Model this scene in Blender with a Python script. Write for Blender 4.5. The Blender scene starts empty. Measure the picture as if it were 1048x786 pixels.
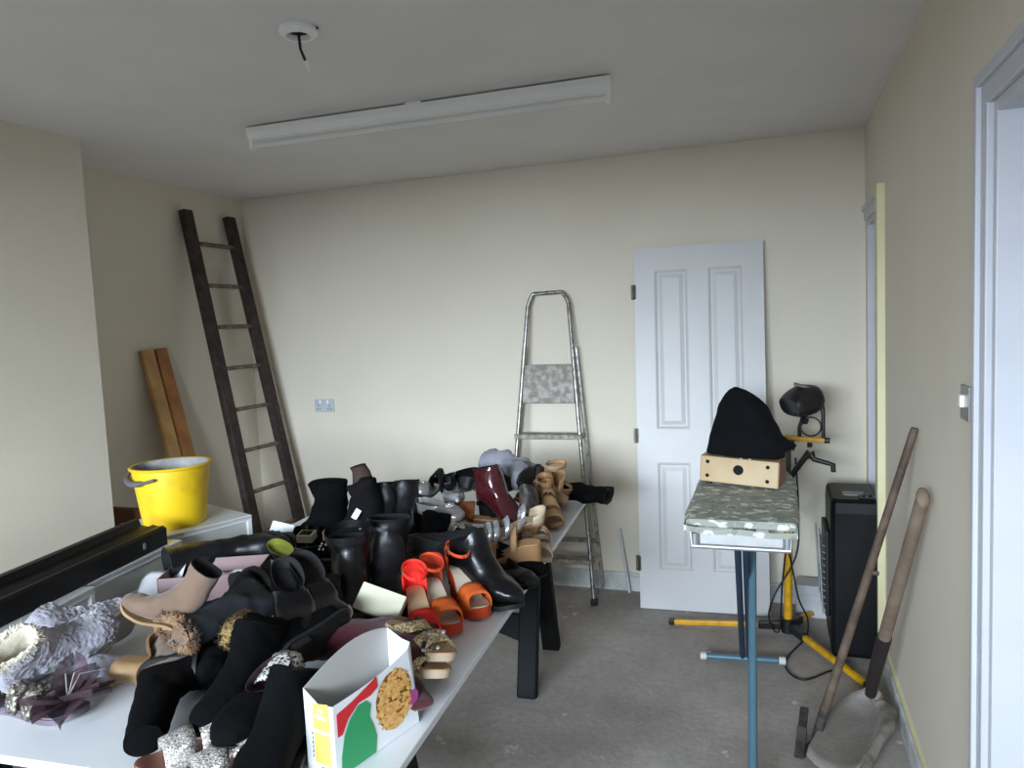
import bpy, bmesh, math, random
from mathutils import Vector, Matrix, noise, Euler
random.seed(7)
C = bpy.context.scene.collection
PI = math.pi
# ------------------------------------------------------------------ camera
F = 757.8; CAM = Vector((0, 0, 1.6))
yaw, pit, rol = math.radians(-19.65), math.radians(-4.795), math.radians(-2.547)
FW = Vector((math.sin(yaw)*math.cos(pit), math.cos(yaw)*math.cos(pit), math.sin(pit)))
_r = Vector((math.cos(yaw), -math.sin(yaw), 0)); _u = _r.cross(FW)
RT = _r*math.cos(rol) + _u*math.sin(rol); UP = -_r*math.sin(rol) + _u*math.cos(rol)
cd = bpy.data.cameras.new('camera'); cam = bpy.data.objects.new('camera', cd); C.objects.link(cam)
cd.sensor_width = 36; cd.lens = F/1048*36; cd.clip_start = .02
m = Matrix.Identity(4)
for i in range(3):
    m[i][0] = RT[i]; m[i][1] = UP[i]; m[i][2] = -FW[i]; m[i][3] = CAM[i]
cam.matrix_world = m
sc = bpy.context.scene; sc.camera = cam
# ------------------------------------------------------------------ light
sc.view_settings.view_transform = 'Standard'; sc.view_settings.look = 'None'
sc.view_settings.gamma = 1; sc.view_settings.use_curve_mapping = False
sc.view_settings.exposure = 0.6
w = bpy.data.worlds.new('world'); sc.world = w; w.use_nodes = True
bg = w.node_tree.nodes['Background']; bg.inputs[0].default_value = (.62, .76, 1, 1); bg.inputs[1].default_value = .6
def area(name, loc, target, sx, sy, power, col):
    l = bpy.data.lights.new(name, 'AREA'); l.shape = 'RECTANGLE'; l.size = sx; l.size_y = sy
    l.energy = power; l.color = col
    o = bpy.data.objects.new(name, l); C.objects.link(o); o.location = loc
    d = Vector(target) - Vector(loc); o.rotation_euler = d.to_track_quat('-Z', 'Y').to_euler()
    return o
area('daylight', (-1.0, -5.0, 2.3), (-1.2, 3.0, 1.1), 4.6, 1.25, 900, (.74, .87, 1))

# ------------------------------------------------------------------ helpers
def px(x, y, z):                 # the point at height z seen at a photo pixel
    d = FW*F + RT*(x-524) - UP*(y-393)
    return CAM + d*((z-CAM.z)/d.z)
def py(x, y, Y):                 # the point in the plane at depth Y
    d = FW*F + RT*(x-524) - UP*(y-393)
    return CAM + d*((Y-CAM.y)/d.y)
def lin(c):
    return tuple((v/12.92 if v <= .04045 else ((v+.055)/1.055)**2.4) for v in [q/255 for q in c])
def nd(nt, t, **k):
    n = nt.nodes.new(t)
    for a, v in k.items(): setattr(n, a, v)
    return n
_m = {}
def mat(name, col, rough=.6, metal=0, var=.12, scale=12, bump=0, bscale=60, coat=0, sheen=0, col2=None, lo=.4, hi=.65, trans=0, alpha=1, spec=.5, detail=5):
    """procedural principled material: two tones mixed by noise, optional grain"""
    if name in _m: return _m[name]
    M = bpy.data.materials.new(name); M.use_nodes = True; nt = M.node_tree
    b = nt.nodes['Principled BSDF']; tc = nd(nt, 'ShaderNodeTexCoord')
    nz = nd(nt, 'ShaderNodeTexNoise'); nz.inputs['Scale'].default_value = scale; nz.inputs['Detail'].default_value = detail
    nt.links.new(tc.outputs['Object'], nz.inputs['Vector'])
    rp = nd(nt, 'ShaderNodeValToRGB'); rp.color_ramp.elements[0].position = lo; rp.color_ramp.elements[1].position = hi
    a = lin(col); c2 = lin(col2) if col2 else tuple(v*(1-var) for v in a)
    rp.color_ramp.elements[0].color = (*c2, 1); rp.color_ramp.elements[1].color = (*a, 1)
    nt.links.new(nz.outputs['Fac'], rp.inputs[0]); nt.links.new(rp.outputs[0], b.inputs['Base Color'])
    b.inputs['Roughness'].default_value = rough; b.inputs['Metallic'].default_value = metal
    b.inputs['Specular IOR Level'].default_value = spec
    if coat: b.inputs['Coat Weight'].default_value = coat; b.inputs['Coat Roughness'].default_value = .08
    if sheen: b.inputs['Sheen Weight'].default_value = sheen
    if trans: b.inputs['Transmission Weight'].default_value = trans
    b.inputs['Alpha'].default_value = alpha
    if bump:
        n2 = nd(nt, 'ShaderNodeTexNoise'); n2.inputs['Scale'].default_value = bscale; n2.inputs['Detail'].default_value = 4
        nt.links.new(tc.outputs['Object'], n2.inputs['Vector'])
        bp = nd(nt, 'ShaderNodeBump'); bp.inputs['Strength'].default_value = bump; bp.inputs['Distance'].default_value = .01
        nt.links.new(n2.outputs['Fac'], bp.inputs['Height']); nt.links.new(bp.outputs[0], b.inputs['Normal'])
    _m[name] = M
    return M
class MB:
    """collects shapes into one mesh"""
    def __init__(s): s.v = []; s.f = []
    def add(s, vs, fs):
        o = len(s.v); s.v += [tuple(v) for v in vs]; s.f += [tuple(i+o for i in f) for f in fs]; return s
    def box(s, c, d, rot=None, taper=1):
        hx, hy, hz = d[0]/2, d[1]/2, d[2]/2; R = rot or Matrix.Identity(3); c = Vector(c); vs = []
        for z, t in ((-hz, 1), (hz, taper)):
            for x, y in ((-hx, -hy), (hx, -hy), (hx, hy), (-hx, hy)): vs.append(c + R @ Vector((x*t, y*t, z)))
        return s.add(vs, [(3,2,1,0), (4,5,6,7), (0,1,5,4), (1,2,6,5), (2,3,7,6), (3,0,4,7)])
    def bar(s, a, b, wd, dp, upv=(0, 0, 1)):     # rectangular bar from a to b
        a = Vector(a); b = Vector(b); d = (b-a).normalized(); x = d.cross(Vector(upv))
        if x.length < 1e-4: x = d.cross(Vector((1, 0, 0)))
        x.normalize(); y = x.cross(d); vs = []
        for p in (a, b):
            for i, j in ((-1,-1), (1,-1), (1,1), (-1,1)): vs.append(p + x*i*wd/2 + y*j*dp/2)
        return s.add(vs, [(0,1,2,3), (7,6,5,4), (4,5,1,0), (5,6,2,1), (6,7,3,2), (7,4,0,3)])
    def tube(s, pts, r, n=10, cap=True, flat=1):
        pts = [Vector(p) for p in pts]; k = len(pts); rs = r if isinstance(r, (list, tuple)) else [r]*k
        vs = []; fs = []; nrm = None
        for i, p in enumerate(pts):
            d = (pts[min(i+1, k-1)] - pts[max(i-1, 0)]).normalized()
            if nrm is None:
                nrm = d.orthogonal().normalized()
            nrm = (nrm - d*nrm.dot(d)).normalized(); bi = d.cross(nrm)
            for j in range(n):
                a = 2*PI*j/n; vs.append(p + nrm*math.cos(a)*rs[i] + bi*math.sin(a)*rs[i]*flat)
        for i in range(k-1):
            for j in range(n): fs.append((i*n+j, i*n+(j+1) % n, (i+1)*n+(j+1) % n, (i+1)*n+j))
        if cap: fs += [tuple(range(n-1, -1, -1)), tuple((k-1)*n+j for j in range(n))]
        return s.add(vs, fs)
    def rings(s, R, cap0=True, cap1=True, closed=True):
        n = len(R[0]); vs = [p for r in R for p in r]; fs = []
        for i in range(len(R)-1):
            for j in range(n if closed else n-1): fs.append((i*n+j, i*n+(j+1) % n, (i+1)*n+(j+1) % n, (i+1)*n+j))
        if cap0: fs.append(tuple(range(n-1, -1, -1)))
        if cap1: fs.append(tuple((len(R)-1)*n+j for j in range(n)))
        return s.add(vs, fs)
    def lathe(s, prof, n=32, c=(0, 0, 0), cap0=False, cap1=False):
        return s.rings([[(c[0]+r*math.cos(2*PI*j/n), c[1]+r*math.sin(2*PI*j/n), c[2]+z) for j in range(n)] for r, z in prof], cap0, cap1)
    def ball(s, c, r, n=10, sc=(1, 1, 1)):
        prof = [(max(1e-4, math.sin(PI*i/(n//2+2)))*r, -math.cos(PI*i/(n//2+2))*r) for i in range(n//2+3)]
        o = len(s.v); s.lathe(prof, n, (0, 0, 0), True, True)
        for i in range(o, len(s.v)):
            v = s.v[i]; s.v[i] = (v[0]*sc[0]+c[0], v[1]*sc[1]+c[1], v[2]*sc[2]+c[2])
        return s
    def prism(s, poly, z0, z1, fn=None):
        n = len(poly); vs = [(*p, z0) for p in poly] + [(*p, z1) for p in poly]
        if fn: vs = [fn(Vector(v)) for v in vs]
        return s.add(vs, [tuple(range(n-1, -1, -1)), tuple(range(n, 2*n))] + [(i, (i+1) % n, n+(i+1) % n, n+i) for i in range(n)])
    def build(s, name, m, parent=None, smooth=False, bevel=0, solid=0, sub=0):
        me = bpy.data.meshes.new(name); me.from_pydata(s.v, [], s.f); me.update()
        b = bmesh.new(); b.from_mesh(me); bmesh.ops.recalc_face_normals(b, faces=b.faces); b.to_mesh(me); b.free()
        o = bpy.data.objects.new(name, me); C.objects.link(o); me.materials.append(m)
        if parent: o.parent = parent
        if smooth:
            me.shade_smooth()
            try: me.set_sharp_from_angle(angle=math.radians(50))
            except Exception: pass
        if bevel:
            md = o.modifiers.new('bevel', 'BEVEL'); md.width = bevel; md.segments = 2; md.limit_method = 'ANGLE'
        if solid:
            md = o.modifiers.new('solidify', 'SOLIDIFY'); md.thickness = solid; md.offset = 0
        if sub:
            md = o.modifiers.new('subdivision', 'SUBSURF'); md.levels = sub; md.render_levels = sub
        return o
def tag(o, label, cat, group=None):
    o['label'] = label; o['category'] = cat
    if group: o['group'] = group
    return o
def thing(name, label, cat, loc=(0, 0, 0), rz=0, group=None):
    o = bpy.data.objects.new(name, None); C.objects.link(o); o.location = loc; o.rotation_euler = (0, 0, rz)
    o.empty_display_size = .1
    return tag(o, label, cat, group)
def struct(name, mb, m, **k):
    o = mb.build(name, m, **k); o['kind'] = 'structure'; return o
def rz3(a): return Matrix.Rotation(a, 3, 'Z')

# ------------------------------------------------------------------ room
XR, YB, XL, XC, YC, ZC, YF = .442, 4.205, -3.385, -2.92, 2.57, 2.5, -1.4
WALL = mat('cream_wall_paint', (230, 221, 204), .85, var=.03, scale=1.2, bump=.06, bscale=45, col2=(226, 216, 198))
CEIL = mat('ceiling_paint', (238, 234, 232), .9, var=.04, scale=3, bump=.04, bscale=60)
WHITE = mat('white_gloss_paint', (232, 234, 236), .35, var=.05, scale=6)
FRAME = mat('door_frame_paint', (206, 206, 212), .4, var=.04, scale=6)
CREAM = mat('cream_gloss_edge', (228, 220, 178), .5, var=.06, scale=8)
SKIRT = mat('scuffed_white_skirting', (214, 216, 216), .5, scale=9, col2=(176, 172, 164), lo=.3, hi=.55)
# concrete floor: mottled screed with pale paint drops
FL = bpy.data.materials.new('bare_concrete'); FL.use_nodes = True; nt = FL.node_tree; b = nt.nodes['Principled BSDF']
tc = nd(nt, 'ShaderNodeTexCoord')
def nz(scale, det=6, rough=.6):
    n = nd(nt, 'ShaderNodeTexNoise'); n.inputs['Scale'].default_value = scale; n.inputs['Detail'].default_value = det
    n.inputs['Roughness'].default_value = rough; nt.links.new(tc.outputs['Object'], n.inputs['Vector']); return n
def ramp(src, p0, c0, p1, c1):
    r = nd(nt, 'ShaderNodeValToRGB'); e = r.color_ramp.elements
    e[0].position = p0; e[0].color = (*c0, 1); e[1].position = p1; e[1].color = (*c1, 1); nt.links.new(src, r.inputs[0]); return r
def mix(fac, a, bb):
    x = nd(nt, 'ShaderNodeMix', data_type='RGBA'); nt.links.new(fac, x.inputs[0]); nt.links.new(a, x.inputs[6])
    if isinstance(bb, tuple): x.inputs[7].default_value = (*bb, 1)
    else: nt.links.new(bb, x.inputs[7])
    return x.outputs[2]
base = ramp(nz(1.6).outputs['Fac'], .35, lin((156, 148, 142)), .68, lin((192, 184, 177)))
fine = ramp(nz(28, 8, .7).outputs['Fac'], .38, (0, 0, 0), .72, (.5, .5, .5))
c1 = mix(fine.outputs[0], base.outputs[0], lin((134, 124, 116)))
sp = ramp(nz(7, 3, .55).outputs['Fac'], .675, (0, 0, 0), .71, (.8, .8, .8))
c2 = mix(sp.outputs[0], c1, lin((214, 210, 204)))
st = ramp(nz(3.2, 4, .6).outputs['Fac'], .66, (0, 0, 0), .78, (.45, .45, .45))
c3 = mix(st.outputs[0], c2, lin((128, 118, 110)))
nt.links.new(c3, b.inputs['Base Color']); b.inputs['Roughness'].default_value = .75
bp = nd(nt, 'ShaderNodeBump'); bp.inputs['Strength'].default_value = .25; bp.inputs['Distance'].default_value = .01
nt.links.new(nz(40).outputs['Fac'], bp.inputs['Height']); nt.links.new(bp.outputs[0], b.inputs['Normal'])

struct('floor', MB().box(((XL+XR)/2, (YF+YB)/2, -.05), (XR-XL+2, YB-YF+.6, .1)), FL)
struct('ceiling', MB().box(((XL+XR)/2, (YF+YB)/2, ZC+.05), (XR-XL+2, YB-YF+.6, .1)), CEIL)
struct('wall_back', MB().box(((XL+XR)/2, YB+.06, ZC/2), (XR-XL+.8, .12, ZC)), WALL)
struct('wall_left', MB().box((XL-.06, (YC+YB)/2-.3, ZC/2), (.12, YB-YC+1.0, ZC)), WALL)
struct('wall_chimney', MB().box((XC-.3, (YF+YC)/2, ZC/2), (.6, YC-YF, ZC)), WALL)
WT = .14
def rseg(mb, y0, y1, z0, z1): mb.box((XR+WT/2, (y0+y1)/2, (z0+z1)/2), (WT, y1-y0, z1-z0))
D1 = (.98, 1.852, 2.02); D2 = (3.56, 4.13, 2.03)
mb = MB()
rseg(mb, YF-.1, D1[0], 0, ZC); rseg(mb, D1[0], D1[1], D1[2], ZC); rseg(mb, D1[1], D2[0], 0, ZC)
rseg(mb, D2[0], D2[1], D2[2], ZC); rseg(mb, D2[1], YB+.1, 0, ZC)
struct('wall_right', mb, WALL)
# wall behind the camera with the window that lights the room
mb = MB(); W0, W1, Z0, Z1 = -2.6, .15, .95, 2.08
for x0, x1, z0, z1 in ((XL-.2, W0, 0, ZC), (W1, XR+.2, 0, ZC), (W0, W1, 0, Z0), (W0, W1, Z1, ZC)):
    mb.box(((x0+x1)/2, YF-.1, (z0+z1)/2), (x1-x0, .2, z1-z0))
struct('wall_front', mb, WALL)
mb = MB()
for z in (Z0+.03, Z1-.03): mb.box(((W0+W1)/2, YF-.12, z), (W1-W0, .06, .06))
for x in (W0+.03, (W0+W1)/2, W1-.03): mb.box((x, YF-.12, (Z0+Z1)/2), (.06, .06, Z1-Z0))
struct('window_1', mb, WHITE)
# door openings on the right: lining, architrave, closed leaf in the far one
def doorway(n, d, far_trim, near_trim, edge):
    y0, y1, zt = d; mb = MB(); t = .03
    mb.box((XR+WT/2+.004, y1-t/2, zt/2), (WT+.012, t, zt)); mb.box((XR+WT/2+.004, y0+t/2, zt/2), (WT+.012, t, zt))
    mb.box((XR+WT/2+.004, (y0+y1)/2, zt-t/2), (WT+.012, y1-y0-2*t, t))
    mb.box((XR+WT*.72, y1-t-.008, (zt-t)/2), (.03, .016, zt-t))           # stop bead
    fr = struct('door_%d' % n, mb, FRAME, bevel=.003)
    lf = MB().box((XR+WT+.03, (y0+y1)/2, zt/2), (.04, y1-y0+.1, zt)).build('door_leaf', WHITE, fr)
    tr = MB()
    aw = .068
    for yy, s_, on in ((y1, 1, far_trim), (y0, -1, near_trim)):
        if not on: continue
        tr.box((XR-.008, yy+s_*aw/2-s_*.006, (zt+aw)/2), (.016, aw, zt+aw))
        tr.box((XR-.013, yy+s_*aw*.75, (zt+aw)/2), (.026, aw*.4, zt+aw))
    top1 = (y1+(aw if far_trim else 0)); top0 = (y0-(aw if near_trim else 0))
    tr.box((XR-.008, (top0+top1)/2, zt+aw/2-.006), (.0155, top1-top0, aw))
    tr.box((XR-.013, (top0+top1)/2, zt+aw*.75), (.0255, top1-top0, aw*.4))
    return fr, tr.build('architrave', FRAME, fr, bevel=.004)
doorway(1, D1, True, True, True)
fr2, _ = doorway(2, D2, False, False, True)
struct('trim_1', MB().box((XR-.016, D2[0]-.035, 1.055), (.032, .075, 2.11)), CREAM, bevel=.003)
MB().box((XR+.05, D2[1]-.033, 1.08), (.035, .006, .09)).build('lock_keep', mat('dull_steel', (120, 118, 114), .4, 1), fr2)
struct('trim_2', MB().box((XR-.004, D1[1]+.10, 1.03), (.010, .022, 2.06)), mat('old_cream_line', (206, 196, 158), .7), bevel=.002)
# skirtings
def skirt(name, x0, y0, x1, y1, nx, ny):
    a = Vector((x0, y0, 0)); b_ = Vector((x1, y1, 0)); n = Vector((nx, ny, 0)); mb = MB()
    for z0, z1, t in ((0, .088, .016), (.088, .108, .010)):
        mb.add([a+Vector((0,0,z0)), b_+Vector((0,0,z0)), b_+n*t+Vector((0,0,z0)), a+n*t+Vector((0,0,z0)),
                a+Vector((0,0,z1)), b_+Vector((0,0,z1)), b_+n*t+Vector((0,0,z1)), a+n*t+Vector((0,0,z1))],
               [(0,1,2,3), (4,5,6,7), (0,1,5,4), (1,2,6,5), (2,3,7,6), (3,0,4,7)])
    return struct(name, mb, SKIRT)
skirt('baseboard_back', XL, YB, XR, YB, 0, -1)
skirt('baseboard_right', XR, D1[1]+.07, XR, D2[0]-.075, -1, 0)
struct('trim_3', MB().box((XR-.006, (D1[1]+D2[0])/2, .114), (.012, D2[0]-D1[1]-.146, .012)), CREAM)
skirt('baseboard_left', XL, YC, XL, YB, 1, 0)

# ------------------------------------------------------------------ big things
STEEL = _m['dull_steel']
# leaning four panel door
dx0, dx1, yb, yt = -.716, -.042, 3.960, 4.142
DH = math.hypot(1.965, yt-yb); DW = dx1-dx0; DT = .035
dr = thing('panel_door', 'unhung white four panel door leaning against the back wall', 'door', ((dx0+dx1)/2, yb, 0))
lean = math.atan2(yt-yb, 1.965)
dr.rotation_euler = (-lean, 0, math.radians(3.0)); dr.location.y = yb+.012; dr.location.z = .003
DP = mat('white_door_paint', (212, 210, 209), .42, var=.04, scale=5, bump=.08, bscale=30)
def frame_box(mb, x0, x1, z0, z1, y0, y1): mb.box(((x0+x1)/2, (y0+y1)/2, (z0+z1)/2), (x1-x0, y1-y0, z1-z0))
slab = MB(); hw = DW/2
xs = [-hw, -hw+.105, -.052, .052, hw-.105, hw]; zs = [0, .21, .80, .98, 1.85, DH]
for i in range(5):
    for j in range(5):
        pan = i in (1, 3) and j in (1, 3)
        if not pan: frame_box(slab, xs[i], xs[i+1], zs[j], zs[j+1], -DT/2, DT/2)
        else: frame_box(slab, xs[i], xs[i+1], zs[j], zs[j+1], -DT/2+.011, DT/2-.011)
bm = bmesh.new(); me = bpy.data.meshes.new('slab')
slab_o = slab.build('slab', DP, dr)
b2 = bmesh.new(); b2.from_mesh(slab_o.data); bmesh.ops.remove_doubles(b2, verts=b2.verts, dist=1e-5); b2.to_mesh(slab_o.data); b2.free()
for i in (1, 3):
    for j in (1, 3):
        pm = MB(); x0, x1, z0, z1 = xs[i], xs[i+1], zs[j], zs[j+1]
        def loop(o, y): return [(x0+o, y, z0+o), (x1-o, y, z0+o), (x1-o, y, z1-o), (x0+o, y, z1-o)]
        pm.rings([loop(0, -DT/2), loop(.006, -DT/2+.002), loop(.016, -DT/2+.010), loop(.024, -DT/2+.010), loop(.046, -DT/2+.003), loop(.05, -DT/2+.003)], False, True)
        pm.build('panel_moulding', DP, dr)
HG = mat('hinge_metal', (98, 94, 86), .45, 1, scale=30, var=.3)
for z in (1.735, .945, .245):
    h = MB().box((-hw-.006, -.006, z), (.028, .028, .078)); h.tube([(-hw-.004, -.022, z-.04), (-hw-.004, -.022, z+.04)], .006)
    h.build('hinge', HG, dr, bevel=.001)
# ceiling batten light
LW = mat('white_enamel', (252, 252, 250), .4, var=.02)
a, b_ = Vector((-2.158, 2.769, 0)), Vector((-.562, 2.818, 0)); mid = (a+b_)/2; Lb = (b_-a).length
bt = thing('strip_light', 'long unlit white fluorescent batten on the ceiling', 'light', (mid.x, mid.y, ZC), math.atan2(b_.y-a.y, b_.x-a.x))
bt['kind_note'] = 'unlit'; del bt['kind_note']
bd = MB()
prof = [(-.028, -.008), (.028, -.008), (.028, -.030), (.016, -.058), (-.016, -.058), (-.028, -.030)]
bd.rings([[(x, p[0], p[1]) for p in prof] for x in (-Lb/2, Lb/2)])
bd.build('body', LW, bt, bevel=.002)
MB().box((0.0, 0, -.004), (.07, .05, .008)).build('ceiling_bracket', LW, bt)
for s in (-1, 1):
    e = MB().box((s*(Lb/2-.012), 0, -.075), (.02, .03, .05)); e.build('lamp_holder', LW, bt, bevel=.004)
MB().tube([(-Lb/2+.02, 0, -.083), (Lb/2-.02, 0, -.083)], .013, 16).build('fluorescent_tube', mat('frosted_tube', (240, 240, 238), .25, var=.02), bt, smooth=True)
# ceiling rose
rs = thing('ceiling_rose', 'open white ceiling rose with bare wires, left of the strip light', 'fitting', (-1.33, 1.965, ZC))
MB().lathe([(.001, 0), (.056, 0), (.058, -.012), (.048, -.022), (.036, -.022), (.034, -.006), (.001, -.006)], 32).build('rim', LW, rs, smooth=True)
MB().lathe([(.001, -.0068), (.033, -.0068)], 24).build('hole', mat('dark_void', (22, 20, 18), .9), rs)
BLK = mat('black_plastic', (26, 26, 27), .45, var=.2)
MB().tube([(0, 0, -.004), (.004, -.004, -.03), (.006, -.004, -.06), (.018, 0, -.095)], .0045, 8).build('wire', BLK, rs, smooth=True)
MB().tube([(.018, 0, -.095), (.026, .002, -.125)], .004, 8).build('wire_end', LW, rs, smooth=True)
MB().ball((.062, .006, -.005), .004).build('screw', BLK, rs)
# socket, switch
so = thing('wall_socket', 'white double electrical socket on the back wall, beside the ladder', 'socket', (-2.83, YB, 1.10))
MB().box((0, -.006, 0), (.146, .012, .086)).build('plate', mat('grey_white_plastic', (196, 202, 206), .45), so, bevel=.003)
for s in (-1, 1):
    MB().box((s*.028, -.0135, .026), (.014, .004, .022)).build('rocker', LW, so, bevel=.001)
    hs = MB()
    for dx_, dz_ in ((0, .006), (-.011, -.016), (.011, -.016)): hs.box((s*.042+dx_, -.0125, dz_-.006), (.006, .002, .008))
    hs.build('pin_holes', BLK, so)
sw = thing('light_switch', 'metal light switch plate on the right wall by the door frame', 'switch', (XR, 2.065, 1.354))
MB().box((-.004, -.005, 0), (.008, .086, .086)).build('back_box', mat('chrome_plate', (170, 168, 165), .3, .8), sw, bevel=.002)
MB().box((-.012, 0.005, .004), (.012, .022, .03)).build('rocker', LW, sw, bevel=.002)
# wooden ladder leaning on the alcove wall
LWD = mat('old_stained_timber', (64, 47, 41), .75, scale=18, col2=(38, 28, 26), bump=.3, bscale=30)
RUNG = mat('worn_rung_timber', (128, 112, 100), .75, scale=25, col2=(92, 76, 68), bump=.2)
ld = thing('wooden_ladder', 'dark old wooden ladder leaning in the back left corner', 'ladder', (-3.0, 3.84, 0))
topL, footL = Vector((-3.345, 3.64, 2.36)), Vector((-2.955, 3.66, 0.0)); topR, footR = Vector((-3.345, 4.02, 2.36)), Vector((-2.92, 4.06, 0.0))
o0 = Vector(ld.location)
for n_, (t_, f_) in enumerate(((topL, footL), (topR, footR))):
    MB().bar(t_-o0, f_-o0, .048, .078, (0, 1, 0)).build('stile', LWD, ld, bevel=.008)
for k in range(9):
    f_ = .085 + k*.1085
    a_ = topL.lerp(footL, f_)-o0; c_ = topR.lerp(footR, f_)-o0
    MB().tube([a_, c_], .0135, 10).build('rung', RUNG, ld, smooth=True)
# timber planks
PLK = mat('planed_pine', (206, 162, 106), .6, scale=7, col2=(184, 138, 84), bump=.15, bscale=25)
PLK2 = mat('orange_pine', (182, 126, 74), .6, scale=7, col2=(156, 100, 54), bump=.15, bscale=25)
def plank(name, label, x_top, y_, z_top, x_bot, wd, th, m_, tw):
    t = MB(); a_ = Vector((x_bot, y_+.09, 0)); b__ = Vector((x_top, y_, z_top)); L_ = (b__-a_).length
    t.bar(Vector((0, 0, 0)), b__-a_, wd, th, (1, 0, 0))
    o = t.build(name, m_, bevel=.004); o.location = a_; return tag(o, label, 'plank')
plank('timber_plank', 'pale pine plank leaning behind the yellow bucket, left of two', -3.366, 3.275, 1.53, -3.11, .085, .028, PLK, 0)
plank('timber_plank', 'orange brown pine plank leaning behind the yellow bucket, right of two', -3.364, 3.372, 1.535, -3.10, .085, .03, PLK2, 0)
# step ladder
ALU = mat('spattered_aluminium', (176, 174, 170), .38, .85, scale=35, col2=(120, 116, 110), lo=.35, hi=.55, bump=.1)
TRD = mat('dirty_tread', (176, 170, 162), .6, .3, scale=30, col2=(132, 124, 116), bump=.2)
sl = thing('step_ladder', 'folded aluminium step ladder with paint spatters leaning on the back wall', 'ladder', (-1.25, 3.93, 0))
o0 = Vector(sl.location)
tl, tr_ = Vector((-1.358, 4.165, 1.76)), Vector((-1.122, 4.165, 1.76)); bl, br = Vector((-1.50, 3.93, 0)), Vector((-.972, 3.93, 0))
def P_(l, f): return (bl if l else br).lerp(tl if l else tr_, f)-o0
pts = [P_(1, 0), P_(1, .5), P_(1, .955)]
c0, c1_ = P_(1, 1), P_(0, 1)
for k in range(1, 5):
    t = k/5; pts.append(P_(1, .955).lerp(c0, t).lerp(c0.lerp(c1_, .15), t))
for k in range(0, 6):
    t = k/5; pts.append(c1_.lerp(c0, .15).lerp(c1_, t).lerp(P_(0, .955), t))
pts += [P_(0, .5), P_(0, 0)]
MB().tube(pts, .0125, 10).build('front_rail', ALU, sl, smooth=True)
for k, f_ in enumerate((.135, .33, .53)):
    a_, b__ = P_(1, f_), P_(0, f_); c_ = (a_+b__)/2
    t = MB().box((c_.x, c_.y+.012, c_.z), ((b__-a_).length+.03, .085, .028)); t.build('tread', TRD, sl, bevel=.004)
a_, b__ = P_(1, .70), P_(0, .70); c_ = (a_+b__)/2
R3 = Matrix.Rotation(-math.atan2(.235, 1.79), 3, 'X')
MB().box((c_.x, c_.y+.008, c_.z), ((b__-a_).length-.01, .022, .225), R3).build('platform', TRD, sl, bevel=.004)
for l in (1, 0):
    s_ = -1 if l else 1
    a_ = P_(l, .82)+Vector((s_*.012, .03, 0)); f_ = Vector(((-1.56 if l else -.985)+s_*.012, 4.16, .02))-o0
    MB().bar(a_, f_, .03, .018).build('rear_leg', ALU, sl, bevel=.002)
    MB().box(P_(l, 0)+Vector((0, 0, .018)), (.036, .036, .036)).build('foot', BLK, sl, bevel=.004)
MB().bar(Vector((-1.53, 4.15, .30))-o0, Vector((-1.0, 4.15, .30))-o0, .03, .02).build('rear_brace', ALU, sl)
# clear tube leaning on the wall
MB_t = MB().tube([(0, 0, .003), (-.055, .042, .27)], .009, 12)
o = MB_t.build('plastic_tube', mat('clear_pipe', (206, 208, 206), .25, var=.05), smooth=True); o.location = (-.815, 4.14, .10)
o.location = (-.812, 4.138, .004); tag(o, 'short pale plastic tube leaning on the back wall beside the panel door', 'tube')
for v in o.data.vertices:
    v.co.z *= 1.36
# white box on the floor
wb = thing('cardboard_box', 'small white box on the floor between heater and panel door', 'box', (.165, 4.08, 0), math.radians(-4))
MB().box((0, 0, .06), (.15, .13, .12)).build('carton', mat('white_carton', (190, 192, 194), .7), wb, bevel=.003)
MB().box((0, 0, .145), (.155, .135, .05)).build('lid', mat('grey_white_card', (190, 192, 194), .7), wb, bevel=.003)
# ------------------------------------------------------------------ ironing board
BLUE = mat('blue_enamel_tube', (88, 122, 138), .4, .2, var=.1)
DBLUE = mat('dark_blue_enamel', (44, 62, 84), .4, .3, var=.1)
CHR = mat('grey_tray_metal', (176, 178, 180), .4, .6, var=.15)
# leaf print cover
LV = bpy.data.materials.new('leaf_print_fabric'); LV.use_nodes = True; nt = LV.node_tree; b = nt.nodes['Principled BSDF']
tc = nd(nt, 'ShaderNodeTexCoord')
vo = nd(nt, 'ShaderNodeTexVoronoi'); vo.inputs['Scale'].default_value = 22
nx_ = nd(nt, 'ShaderNodeTexNoise'); nx_.inputs['Scale'].default_value = 14; nx_.inputs['Detail'].default_value = 3
vm = nd(nt, 'ShaderNodeVectorMath', operation='MULTIPLY_ADD'); vm.inputs[1].default_value = (.06, .06, .06)
nt.links.new(tc.outputs['Object'], nx_.inputs['Vector']); nt.links.new(nx_.outputs['Color'], vm.inputs[0]); nt.links.new(tc.outputs['Object'], vm.inputs[2])
nt.links.new(vm.outputs[0], vo.inputs['Vector'])
c_a = ramp(vo.outputs['Distance'], .34, lin((214, 214, 204)), .42, lin((158, 161, 150)))
n3 = nd(nt, 'ShaderNodeTexNoise'); n3.inputs['Scale'].default_value = 22; n3.inputs['Detail'].default_value = 2
nt.links.new(vm.outputs[0], n3.inputs['Vector'])
f3 = ramp(n3.outputs['Fac'], 0.52, (0, 0, 0), .57, (1, 1, 1))
nt.links.new(mix(f3.outputs[0], c_a.outputs[0], lin((140, 143, 132))), b.inputs['Base Color']); b.inputs['Roughness'].default_value = .85
ib = thing('ironing_board', 'ironing board with grey leaf print cover and blue legs', 'ironing board', (-.12, 2.55, 0))
ZB = .895
ol = []
for t in range(13):                       # plan outline, wide square end towards the camera
    a_ = t/12
    wv = .178 if a_ < .5 else .178*math.cos((a_-.5)*PI*.93)**.7+.004
    ol.append((wv, a_*1.18))
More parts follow.
